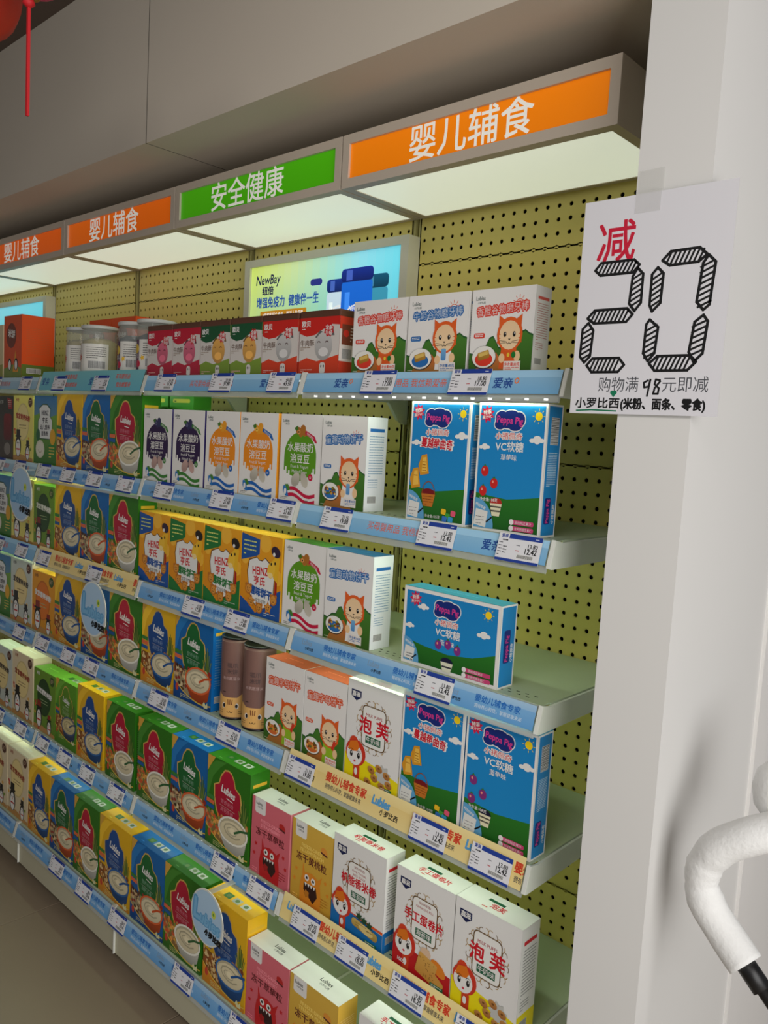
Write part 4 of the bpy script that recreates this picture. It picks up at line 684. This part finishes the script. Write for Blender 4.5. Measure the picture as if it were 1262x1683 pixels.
# ------------------------------------------------------------------ cartons: (type, left x, width, label)
G1 = 'cartons on the top shelf'
ROWS = {
1: [('teeth_o', -.146, .130, 'white carton with red lettering, leftmost white carton on the top shelf'), ('teeth_b', -.013, .128, 'white carton with blue lettering, cat and milk bottle, on the top shelf'), ('teeth_o', .120, .118, 'white carton with red lettering, beside the poster on the top shelf')],
2: [('melt_p', -.854, .123, 'white carton with dark purple dome print, further from the orange cartons'), ('melt_p', -.724, .126, 'white carton with dark purple dome print, touching the orange dome cartons'), ('melt_o', -.592, .122, 'white carton with orange dome print, beside the purple ones'), ('melt_o', -.469, .124, 'white carton with orange dome print, beside the green dome carton'), ('melt_g', -.337, .121, 'white carton with green dome print, on the second shelf'), ('cat_b', -.213, .118, 'white carton with blue lettering and cat print on the second shelf'),
    ('pep_c', .007, .126, 'blue sky carton with cookies and basket, on the second shelf'), ('pep_s', .148, .126, 'blue sky carton with strawberries, right end of the second shelf'),
    ('hrice', -1.468, .147, 'green field carton with white shield label on the second shelf'), ('cer_y', -1.318, .147, 'yellow cereal carton with blue crest on the second shelf'), ('cer_b', -1.169, .148, 'blue cereal carton with green crest on the second shelf'), ('cer_g', -1.019, .155, 'green cereal carton with red crest on the second shelf'), ('dark', -1.725, .109, 'dark carton with deep red jar print at the left edge'), ('pen_y', -1.613, .140, 'pale yellow penguin carton on the second shelf at the left')],
3: [('heinz_b', -.861, .136, 'orange biscuit carton with blue corner, leftmost of the giraffe cartons'), ('heinz_g', -.723, .138, 'orange biscuit carton with green corner, second of the giraffe cartons'), ('heinz_g', -.583, .134, 'orange biscuit carton with green corner, third of the giraffe cartons'), ('heinz_b', -.448, .133, 'orange biscuit carton with blue corner, beside the green dome carton'), ('melt_g', -.310, .123, 'white carton with green dome print, on the third shelf'), ('cat_b', -.185, .124, 'white carton with blue lettering and cat print on the third shelf'), ('pep_h', .015, .203, 'wide blue sky carton lying lengthways on the third shelf'),
    ('pen_g', -1.460, .135, 'green penguin carton with dark green circle on the third shelf'), ('cer_y', -1.324, .155, 'yellow cereal carton with blue crest on the third shelf'), ('cer_b', -1.164, .145, 'blue cereal carton with green crest on the third shelf'), ('cer_g', -1.017, .146, 'green cereal carton with red crest on the third shelf'), ('pen_y', -1.620, .157, 'pale yellow penguin carton behind the hanging oval on the third shelf'), ('hrice', -1.770, .148, 'green field carton with white shield label at the left edge, third shelf')],
4: [('cat_o', -.350, .118, 'white carton with orange lettering and cat, beside the brown canisters'), ('cat_o', -.231, .119, 'white carton with orange lettering and cat, beside the yellow based carton'), ('puff', -.110, .135, 'white and yellow puff carton with oval gold frame on the fourth shelf'), ('pep_c', .027, .135, 'blue sky carton with cookies and basket on the fourth shelf'), ('pep_b', .165, .135, 'blue sky carton with blueberries at the right end of the fourth shelf'),
    ('pen_w', -1.619, .152, 'pale grey penguin carton on the fourth shelf'), ('pen_o', -1.465, .150, 'orange penguin carton on the fourth shelf'), ('cer_y', -1.313, .158, 'yellow cereal carton with blue crest, left of the hanging oval on the fourth shelf'), ('cer_b', -1.150, .148, 'blue cereal carton half hidden by the hanging oval on the fourth shelf'), ('cer_g', -1.000, .157, 'green cereal carton with red crest on the fourth shelf'), ('cer_y', -.838, .147, 'yellow cereal carton with blue crest, right one on the fourth shelf'), ('cer_b', -.689, .150, 'blue cereal carton with green crest beside the brown canisters'), ('hrice', -1.768, .146, 'green carton at the left edge of the fourth shelf')],
5: [('cer_g', -.844, .149, 'green cereal carton with red crest, left of the blue one on the fifth shelf'), ('cer_b', -.694, .149, 'blue cereal carton with green crest on the fifth shelf'), ('cer_g', -.544, .156, 'green cereal carton with red crest, next to the pink carton'), ('frz_p', -.380, .125, 'pink carton with red monster on the fifth shelf'), ('frz_y', -.249, .119, 'yellow carton with orange monster on the fifth shelf'), ('rice', -.127, .136, 'white carton with blue base and rice roll on the fifth shelf'), ('egg', .034, .131, 'white carton with red base and egg biscuit on the fifth shelf'), ('puff', .167, .131, 'white and yellow puff carton at the right end of the fifth shelf'),
    ('cer_y', -1.171, .147, 'yellow cereal carton with blue crest on the fifth shelf'), ('cer_g', -1.006, .144, 'green cereal carton with red crest, right of the yellow one on the fifth shelf'), ('cer_l', -1.302, .127, 'light green cereal carton with tomatoes on the fifth shelf'), ('pen_g', -1.448, .142, 'green penguin carton with dark circle on the fifth shelf'), ('pen_c', -1.603, .150, 'cream penguin carton with red corner on the fifth shelf'), ('pen_w', -1.757, .15, 'pale penguin carton at the left edge of the fifth shelf')],
6: [('cer_y', -1.357, .140, 'yellow cereal carton with blue crest, first from the left on the bottom shelf'), ('cer_b', -1.215, .142, 'blue cereal carton with green crest, left one on the bottom shelf'), ('cer_g', -1.070, .136, 'green cereal carton with red crest, left one on the bottom shelf'), ('cer_y', -.932, .154, 'yellow cereal carton with blue crest, middle of the bottom shelf'), ('cer_b', -.773, .147, 'blue cereal carton with green crest, middle of the bottom shelf'), ('cer_g', -.624, .151, 'green cereal carton with red crest behind the hanging oval, bottom shelf'), ('cer_y', -.463, .149, 'yellow cereal carton beside the pink carton on the bottom shelf'), ('frz_p', -.312, .131, 'pink carton with red monster on the bottom shelf'), ('frz_y', -.178, .135, 'yellow carton with orange monster on the bottom shelf'), ('egg', .010, .133, 'white and red carton at the bottom edge of the photo'),
    ('pen_c', -1.505, .143, 'cream penguin carton beside the yellow one on the bottom shelf'), ('pen_c', -1.668, .160, 'cream penguin carton at the left edge of the bottom shelf')]}
for r_, L in ROWS.items():
    zk = Z[r_] - .0012 - (.009 if r_ == 6 else 0) * 0; yf = -DEP[r_] + .0085; pe = -9
    for k, x, w_, lb in sorted(L, key=lambda t: t[1]):
        if x < pe + .0012: d = pe + .0012 - x; x += d; w_ -= d
        pe = x + w_
        place(k, x, w_ - .0008, zk, yf + random.uniform(0, .002), lb, group='cartons on the shelves')
for k, x, w_, lb in (('tin_r', -.292, .112, 'red and white tin with brown lid, beside the white cartons'), ('tin_r', -.407, .110, 'red and white tin with brown lid, left of the other red one'), ('tin_g', -.514, .105, 'green topped tin with brown lid, right of the two'), ('tin_g', -.625, .108, 'green topped tin with brown lid, left of the two'), ('tin_p', -.736, .108, 'pink tin with brown lid, right of the two'), ('tin_p', -.847, .108, 'pink tin with brown lid, left of the two, beside the jars')):
    place(k, x, w_ - .001, Z[1] - .0012, -DEP[1] + .0085, lb, 'food_tin', 'tin', 'tins on the top shelf')
place('orange', -1.700, .128, Z[1] - .0012, -.282, 'tall orange carton with penguins, in front on the top shelf', 'snack_box', 'box')
place('orange', -1.40, .13, Z[1] - .0012, -.155, 'orange carton standing behind the clear jars, left', 'snack_box', 'box', h=.178); place('orange', -1.268, .13, Z[1] - .0012, -.155, 'orange carton standing behind the clear jars, right', 'snack_box', 'box', h=.178)
place('pear', -1.818, .112, Z[1] - .0012, -.283, 'beige carton with red pear at the left edge', 'snack_box', 'box')
for x, lb in ((-.939, 'green carton standing behind the purple dome cartons, left'), (-.826, 'green carton standing behind the purple dome cartons, right')):
    place('gback', x - .055, .104, Z[2] - .0012, -.20, lb, 'snack_box', 'box', h=.215)
# ------------------------------------------------------------------ jars, canisters
def jar_label(kind):
    w_, h_ = .1, .075; a = Art(w_, h_); a.strips = 1; T = a.H
    for i in range(20): a.rect(i * 5, 0, 5, T, (80, 30, 76) if kind == 'p' and i < 5 else (224, 222, 214))
    a.up(3)
    if kind == 'p':
        a.ell(14, T * .3, 12, 12, (226, 190, 50)); a.burst(38, T * .6, 8, (236, 190, 60), 5, .5); a.ell(22, T * .8, 9, 9, (196, 30, 66)); a.up(); a.text('婴儿', 12, T * .6, 12, WHITE, .02, 0, 'c')
    else: a.burst(10, T * .5, 12, (206, 80, 40), 9, .6)
    a.up(); a.lines(40, T * .12, 54, 6, T * .075, 1.4, (60, 60, 60), 3); a.barcode(48, T * .62, 44, T * .26); return a
def jar(x, y, kind, label, R=.047, H=.14):
    z = Z[1] - .0012; r = thing('clear_jar', (x, y, z), label, 'jar', 'clear jars on the top shelf')
    obj('jar_body', lathe('jar_body', [(R * .95, 0), (R, .004), (R, H * .86), (R * .93, H * .93), (R * .93, H * .95)], M['jar']), r)
    obj('contents', lathe('contents', [(R * .92, .003), (R * .94, .01), (R * .94, H * .7), (R * .6, H * .76)], M['snackp' if kind == 'p' else 'snackr']), r)
    obj('jar_lid', lathe('jar_lid', [(R * 1.0, H * .935), (R * 1.03, H * .94), (R * 1.03, H * .99), (R * .98, H)], M['jarlid']), r)
    a = jar_label(kind); V = []
    for v in a.V: t = (v[0] - 50) / 100 * .1 / R - math.radians(60); rr = R + .0005 + v[2] * .0002; V.append((rr * math.cos(t), rr * math.sin(t), .09 - v[1] * a.k * .98))
    a2 = [];  me = mesh('jar_label', V, a.F, [PR]); at = me.color_attributes.new('ink', 'FLOAT_COLOR', 'POINT'); buf = []
    for c in a.C: buf += [c[0], c[1], c[2], 1.0]
    at.data.foreach_set('color', buf); obj('jar_label', me, r)
jar(-1.292, -.225, 'r', 'clear jar with white barcode label, left jar of the beige pair'); jar(-1.188, -.232, 'r', 'clear jar with white barcode label, right jar of the beige pair')
jar(-1.003, -.225, 'p', 'clear jar with purple label, left of the purple pair'); jar(-.898, -.232, 'p', 'clear jar with purple label, right of the purple pair')
def canister(x, y, label, dz=0):
    z = Z[4] - .0012; R = .034; H = .182; r = thing('card_canister', (x, y, z), label, 'canister', 'brown canisters on the fourth shelf')
    obj('tube_body', lathe('tube', [(R * .98, .002), (R, .004), (R, H - .004)], M['canister']), r); obj('base_rim', lathe('base_rim', [(R * .96, 0), (R * 1.02, .001), (R * 1.02, .0035), (R, .004)], M['blacklid']), r); obj('lid', lathe('lid', [(R, H - .004), (R * 1.03, H - .003), (R * 1.03, H), (R * .9, H), (R * .86, H - .003)], M['blacklid']), r)
    a = Art(.1, H - .01); a.strips = 1; T = a.H; a.rect(0, T * .02, 100, T * .97, (124, 92, 84)); a.up(2); a.poly([(8, T * .985), (8, T * .84), (12, T * .74), (18, T * .68), (32, T * .73), (64, T * .73), (78, T * .67), (84, T * .74), (88, T * .84), (88, T * .985)], (222, 172, 100)); a.up(); a.ell(34, T * .84, 4, 6, WHITE); a.ell(64, T * .84, 4, 6, WHITE); a.up(); a.ell(35, T * .84, 2.8, 4.6, BLK); a.ell(63, T * .84, 2.8, 4.6, BLK); a.arc(46, T * .91, 3, 3, 0, 180, 1, BLK, 4); a.arc(52, T * .91, 3, 3, 0, 180, 1, BLK, 4)
    for i in (-1, 1):
        for q in (0, 4): a.line([(49 + i * 18, T * .91 + q), (49 + i * 30, T * .9 + q * 1.6)], .8, BLK)
    for i in (-1, 0, 1): a.line([(49 + i * 5, T * .76), (49 + i * 4, T * .82)], 2, (120, 70, 40))
    a.text('猫爪', 40, T * .34, 12, (96, 76, 74), .02); a.text('米饼', 40, T * .42, 12, (96, 76, 74), .02); a.text('有机胚芽米', 30, T * .5, 8, (190, 160, 156), .01); a.lines(30, T * .66, 24, 1, 2, 1.2, BLK)
    V = []
    for v in a.V: t = (v[0] - 50) / 100 * .1 / R - math.radians(56); rr = R + .0005 + v[2] * .00015; V.append((rr * math.cos(t), rr * math.sin(t), H - .006 - v[1] * a.k))
    me = mesh('canister_print', V, a.F, [PR]); at = me.color_attributes.new('ink', 'FLOAT_COLOR', 'POINT'); buf = []
    for c in a.C: buf += [c[0], c[1], c[2], 1.0]
    at.data.foreach_set('color', buf); obj('canister_print', me, r)
canister(-.494, -.252, 'brown card canister with cat face, beside the blue cereal carton'); canister(-.410, -.255, 'brown card canister with cat face, beside the white cat carton')
# ------------------------------------------------------------------ advertising light boxes
def lightbox(xl, label, full=True):
    w_, h_ = .562, .21; r = thing('advert_light_box', (xl, 0, FL - .24), label, 'light box', 'advertising light boxes'); y0 = -.036
    obj('box_frame', boxes('lbf', [(0, w_, y0, -.001, h_ - .018, h_), (0, w_, y0, -.001, 0, .018), (0, .022, y0, -.001, .018, h_ - .018), (w_ - .022, w_, y0, -.001, .018, h_ - .018)], M['alu']), r)
    a = Art(w_ - .044, h_ - .036); T = a.H; q0 = 0 if full else .75
    for i in range(20):
        t = q0 + (1 - q0) * i / 19; c1 = (int(206 - 130 * max(0, t - .3)), int(226 - 6 * t), int(110 + 130 * min(1, t * 1.3))); c2 = (int(190 - 90 * t), int(222 - 14 * t), int(150 + 80 * t)); a.poly([(i * 5, 0), (i * 5 + 5, 0), (i * 5 + 5, T), (i * 5, T)], c1, c2)
    a.up()
    if full:
        a.text('NewBay', 4, T * .26, T * .19, (24, 30, 70), .02, 0, 'l', .85, .15, 18); a.text('纽倍', 9, T * .40, T * .13, (24, 30, 70), .04, 0, 'l'); a.text('增强免疫力', 5, T * .58, T * .165, (24, 76, 160), .03, 0, 'l', maxw=21); a.text('健康伴一生', 29, T * .58, T * .165, (24, 76, 160), .03, 0, 'l', maxw=21); a.rect(44, T * .27, 8, T * .09, (40, 50, 130), None, 0, 1.4); a.rect(8, T * .64, 34, T * .12, (190, 130, 30), None, 0, .6); a.up(); a.text('2倍初乳配方食品，更近人体母乳', 10, T * .735, T * .08, WHITE, .02, 0, 'l', maxw=30)
        for x, w2, top, c, lid in ((55.6, 14, T * .31, (200, 222, 238), (20, 52, 140)), (80, 13, T * .31, (60, 150, 180), (16, 84, 116)), (65, 19, T * .2, (24, 104, 214), (16, 44, 140))):
            a.poly([(x, T), (x, top + T * .2), (x + .6, top + T * .17), (x + w2 - .6, top + T * .17), (x + w2, top + T * .2), (x + w2, T)], c); a.rect(x + w2 * .12, top + T * .3, w2 * .16, T, tuple(min(255, v + 40) for v in c)); a.up(); a.rect(x - .3, top, w2 + .6, T * .17, lid, tuple(int(v * .7) for v in lid), 0, 1.8); a.up(); a.rect(x + w2 * .15, top + T * .02, w2 * .2, T * .13, tuple(min(255, v + 50) for v in lid)); a.ell(x + w2 * .62, T * 1.02, w2 * .55, T * .3, (16, 40, 150)); a.up(); a.arc(x + w2 * .6, T * 1.0, w2 * .6, T * .34, 180, 290, .6, WHITE); a.text('NewBay', x + w2 / 2, T * .74, T * .1, WHITE, .01, 0, 'c', .8, .15, w2 * .7)
    obj('lit_face', a.front('lit_face', PLIT, .022, y0 + .006, h_ - .018), r)
    obj('back_plate', boxes('lbb', [(.022, w_ - .022, y0 + .008, -.001, .018, h_ - .018)], M['white']), r)
lightbox(-.812, 'lit advertising box with blue milk tins, behind the tins on the top shelf')
lightbox(-.812 - 3 * W, 'pale blue lit advertising box at the left edge', False)
# ------------------------------------------------------------------ hanging oval stickers
def wob(x, y, z, rad, label, zr, D):
    r = thing('hanging_oval_card', (x, y, z), label, 'sticker', 'oval cards hanging from the shelf rails'); n = 40; P = []
    for i in range(n):
        t = 2 * math.pi * i / n; q = 1 + (.06 if 330 < math.degrees(t) < 345 else 0); P.append((rad * .95 * q * math.cos(t), rad * q * math.sin(t)))
    V = [(a, -.0008, b) for a, b in P] + [(a, .0008, b) for a, b in P]; F = [tuple(range(n)), tuple(range(2 * n - 1, n - 1, -1))] + [(i + n, (i + 1) % n + n, (i + 1) % n, i) for i in range(n)]
    obj('card_disc', mesh('disc', V, F, [M['white']]), r)
    a = Art(2 * rad, 2 * rad); a.ell(50, 50, 44.5, 47, (178, 208, 232), (170, 200, 228), n=40); a.up()
    a.text('L', 12, 62, 52, (96, 160, 206), .1, 0, 'l', .8, .1); a.text('ubies', 30, 64, 30, (96, 160, 206), .09, 4, 'l', .95, .1, 58); a.up(); a.text('L', 12, 62, 52, (128, 184, 222), .04, 0, 'l', .8, .1); a.text('ubies', 30, 64, 30, (128, 184, 222), .03, 4, 'l', .95, .1, 56); a.ell(70, 36, 6, 7, (206, 216, 90)); a.up(); a.ell(70, 36, 2.6, 3, (110, 160, 60)); a.text('小罗比西', 46, 80, 12, BLK, .09, 6, 'l', maxw=46)
    obj('card_print', a.front('card_print', PAPER, -rad, -.001, rad), r)
    obj('clear_strip', boxes('strip', [(-.006, .006, .0005, max(.002, -D - y - RE + .003 - .004), rad * .86, rad * .9), (-.006, .006, -.0004 + .0012, .0016, rad * .5, rad * .9)], M['clear']), r)
wob(-.404, -.372, .309, .0605, 'round pale blue hanging card low down by the yellow carton', 5, DEP[5]); wob(-.974, -.345, .854, .0705, 'round pale blue hanging card in front of the blue cereal carton', 3, DEP[3]); wob(-1.4145, -.345, 1.1054, .079, 'round pale blue hanging card at the left edge', 2, DEP[2])
# ------------------------------------------------------------------ poster on the pillar
pr = thing('paper_poster', (.3375, -.3345, FL - .1265), 'white paper poster with red character and hatched number 20, taped to the pillar', 'poster')
PW, PH = .2015, .2798
n = 12; V = []; F = []
for i in range(n + 1):
    u = i / n; yb = -.0004
    for zz in (0, -PH): V.append((u * PW, yb + .0004, zz))
for i in range(n): F.append((2 * i, 2 * i + 1, 2 * i + 3, 2 * i + 2))
a = Art(PW, PH); T = a.H
for i in range(n): a.rect(i * 100 / n, 0, 100 / n, T, (222, 221, 226))
a.up(); a.text('减', 11.5, 38, 28, (200, 26, 56), .014)
K = (14, 14, 16)
def seg(P):
    a.line(P + [P[0]], 1.8, K); q = random.Random(len(P) + int(P[0][0])); cx = sum(p[0] for p in P) / len(P); cy = sum(p[1] for p in P) / len(P); x0, x1 = min(p[0] for p in P), max(p[0] for p in P); y0, y1 = min(p[1] for p in P), max(p[1] for p in P)
    if x1 - x0 > y1 - y0:
        x = x0 + 4
        while x < x1 - 3: a.line([(x + 1.6, y0 + 1), (x - 1.4, y1 - 1)], 1.35, K); x += 2.9
    else:
        y = y0 + 5
        while y < y1 - 3: a.line([(x0 + .8, y + 2), (x1 - .8, y - 1.6)], 1.35, K); y += 3.4
seg([(11, 45), (15, 40.5), (38, 40.5), (42, 44), (38, 48.5), (15, 48.5)]); seg([(41, 46), (45, 50), (45, 68), (41, 73), (37, 68), (38, 51)]); seg([(8, 76), (13, 71), (36, 71), (40, 75), (36, 79.5), (13, 79.5)]); seg([(9, 79), (13, 84), (12, 101), (8, 105), (4.5, 101), (5, 83)]); seg([(10, 107), (14, 102.5), (33, 102.5), (37, 107), (33, 111.5), (14, 111.5)])
seg([(57, 43), (62, 38), (80, 37.5), (85, 42), (80, 46), (62, 46.5)]); seg([(86, 42.5), (90.5, 47), (89, 72), (85.5, 75), (81, 70), (83, 47)]); seg([(54.5, 47), (58.5, 51), (58, 69), (53, 74), (51, 70), (51, 51)]); seg([(52, 79), (58, 84), (57, 100), (53, 105), (49.5, 100), (50, 82)]); seg([(86, 78), (89, 82), (87.5, 101), (82.5, 106), (79, 100), (81, 82)]); seg([(54, 106.5), (59, 102), (80, 102), (84, 106), (79, 111), (58, 111)])
a.text('购物满', 20, 123.5, 10.4, (74, 76, 82), 0, 0, 'l', maxw=28); a.text('元即减', 64, 123.5, 10.4, (74, 76, 82), 0, 0, 'l', maxw=29)
a.line([(54.5, 117), (51.8, 118.5), (52.2, 121.5), (55, 121), (56, 116.5), (54.5, 127)], 1.3, K); a.line([(62.4, 117), (59.5, 116.5), (59, 119.5), (62, 122), (61.6, 125.5), (58.5, 125.5), (59.2, 122), (62.6, 117.5)], 1.3, K)
a.text('小罗比西', 4, 134.5, 7.4, K, .03, 0, 'l', 1.1); a.text('(米粉、面条、零食)', 37, 134.8, 7.6, K, .045, 0, 'l', maxw=55)
a.ell(30.3, 124.8, 1.4, 1.3, (20, 120, 84)); a.ell(32.3, 124.8, 1.4, 1.3, (20, 120, 84)); a.poly([(29.1, 125.4), (33.5, 125.4), (31.3, 128)], (20, 120, 84)); a.line([(5, 137), (16, 136.4), (34, 136.8)], .9, (20, 120, 84))
V2 = []
for v in a.V: u = v[0] / 100; V2.append((u * PW, -.0004 - v[2] * .0001, -v[1] * a.k))
me = mesh('poster_print', V2, a.F, [PAPER]); at = me.color_attributes.new('ink', 'FLOAT_COLOR', 'POINT'); buf = []
for c in a.C: buf += [c[0], c[1], c[2], 1.0]
at.data.foreach_set('color', buf)
obj('printed_sheet', me, pr); obj('paper_back', mesh('paper_back', V, F, [M['white']]), pr)
tp = obj('tape_piece', boxes('tape', [(.072, .106, -.0012, -.0009, -.024, .003), (.072, .106, .0028, .0032, .003, .03)], M['tape']), pr)
# ------------------------------------------------------------------ foam-wrapped arm
YP = -.3; zf = FL
pts = [(.6599, YP + .03, zf - .8938), (.635, YP + .015, zf - .9082), (.6078, YP + .004, zf - .9245), (.5821, YP, zf - .9453), (.5655, YP, zf - .9733), (.5626, YP, zf - 1.0009), (.5729, YP, zf - 1.0268), (.5962, YP, zf - 1.0527), (.6271, YP - .005, zf - 1.0786)]
def smoothp(P, k=5):
    Q = []
    for i in range(len(P) - 1):
        p0, p1, p2, p3 = [Vector(P[min(max(j, 0), len(P) - 1)]) for j in (i - 1, i, i + 1, i + 2)]
        for s in range(k): t = s / k; Q.append(.5 * ((2 * p1) + (p2 - p0) * t + (2 * p0 - 5 * p1 + 4 * p2 - p3) * t * t + (3 * p1 - p0 - 3 * p2 + p3) * t ** 3))
    return Q + [Vector(P[-1])]
SP = smoothp(pts); r = thing('foam_wrapped_arm', tuple(SP[0]), 'white foam sleeve bent around an arm with black end, right edge', 'pipe')
loc = [tuple(p - SP[0]) for p in SP]; NR = len(loc)
rad = [.0228 + .0012 * math.sin(i * .9) * (1 if 16 < i < 30 else .2) - (.0022 if 22 <= i <= 25 else 0) for i in range(NR)]
obj('foam_sleeve', tube('foam', loc, rad, M['foam'], 32), r)
d0 = (SP[-1] - SP[-4]).normalized(); e = SP[-1] - SP[0]
obj('black_rod', tube('rod', [tuple(e - d0 * .02), tuple(e + d0 * .03), tuple(e + d0 * .031), tuple(e + d0 * .3)], [.0125, .0125, .008, .008], M['black'], 16), r)
ball = thing('foam_end_piece', (.633, -.25, zf - .868), 'rounded white foam end above the bent sleeve, cut by the right edge', 'foam')
obj('foam_knob', lathe('foam_knob', [(.002, -.042), (.02, -.038), (.032, -.022), (.036, 0), (.032, .02), (.018, .036), (.002, .04)], M['foam'], 32), ball)
# ------------------------------------------------------------------ lanterns hanging from the ceiling
def lantern(x, y, zc, R, m, label, tassel):
    r = thing('paper_lantern', (x, y, zc), label, 'lantern'); pf = []
    for i in range(13): t = math.radians(-80 + i * 160 / 12); pf.append((R * math.cos(t), R * .85 * math.sin(t)))
    V = []; F = []; sg = 36
    for rr, z_ in pf:
        for i in range(sg): a_ = 2 * math.pi * i / sg; q = rr * (1 + .02 * math.cos(a_ * 12)); V.append((q * math.cos(a_), q * math.sin(a_), z_))
    for j in range(12):
        for i in range(sg): k = (i + 1) % sg; F.append((j * sg + i, j * sg + k, (j + 1) * sg + k, (j + 1) * sg + i))
    obj('lantern_body', mesh('lantern', V, F, [m], smooth=True), r); obj('bottom_ring', lathe('ring', [(R * .2, -R * .9), (R * .22, -R * .9), (R * .22, -R * .8), (R * .2, -R * .8)], M['gold'], 20), r); obj('hanging_cord', boxes('cord', [(-.001, .001, -.001, .001, R * .8, 2.3485 - zc)], M['red']), r)
    if tassel: obj('tassel', boxes('tassel', [(-.0025, .0025, -.002, .002, -R * .9 - tassel, -R * .85)], M['red']), r); obj('tassel_knot', lathe('knot', [(.002, -R * .95 - .012), (.009, -R * .95 - .006), (.007, -R * .95), (.003, -R * .85)], M['red'], 14), r)
lantern(-.325, -.8, FL + .152 + .06, .07, M['pink'], 'pink paper lantern with a long red tassel at the top left', .165)
lantern(-.578, -.8, FL + .235, .088, M['lantern'], 'big orange red lantern in the top left corner', 0)

cb = thing('thin_cable', (-.16, -.02, FL - .36), 'thin dark cable hanging under the top shelf behind the white cartons', 'cable')
obj('cable_run', tube('cable', [(0.06, -.03, .03), (0.03, -.015, 0), (.0, 0, -.03), (-.02, .004, -.06), (-.03, .006, -.09)], .0028, M['black'], 8), cb)
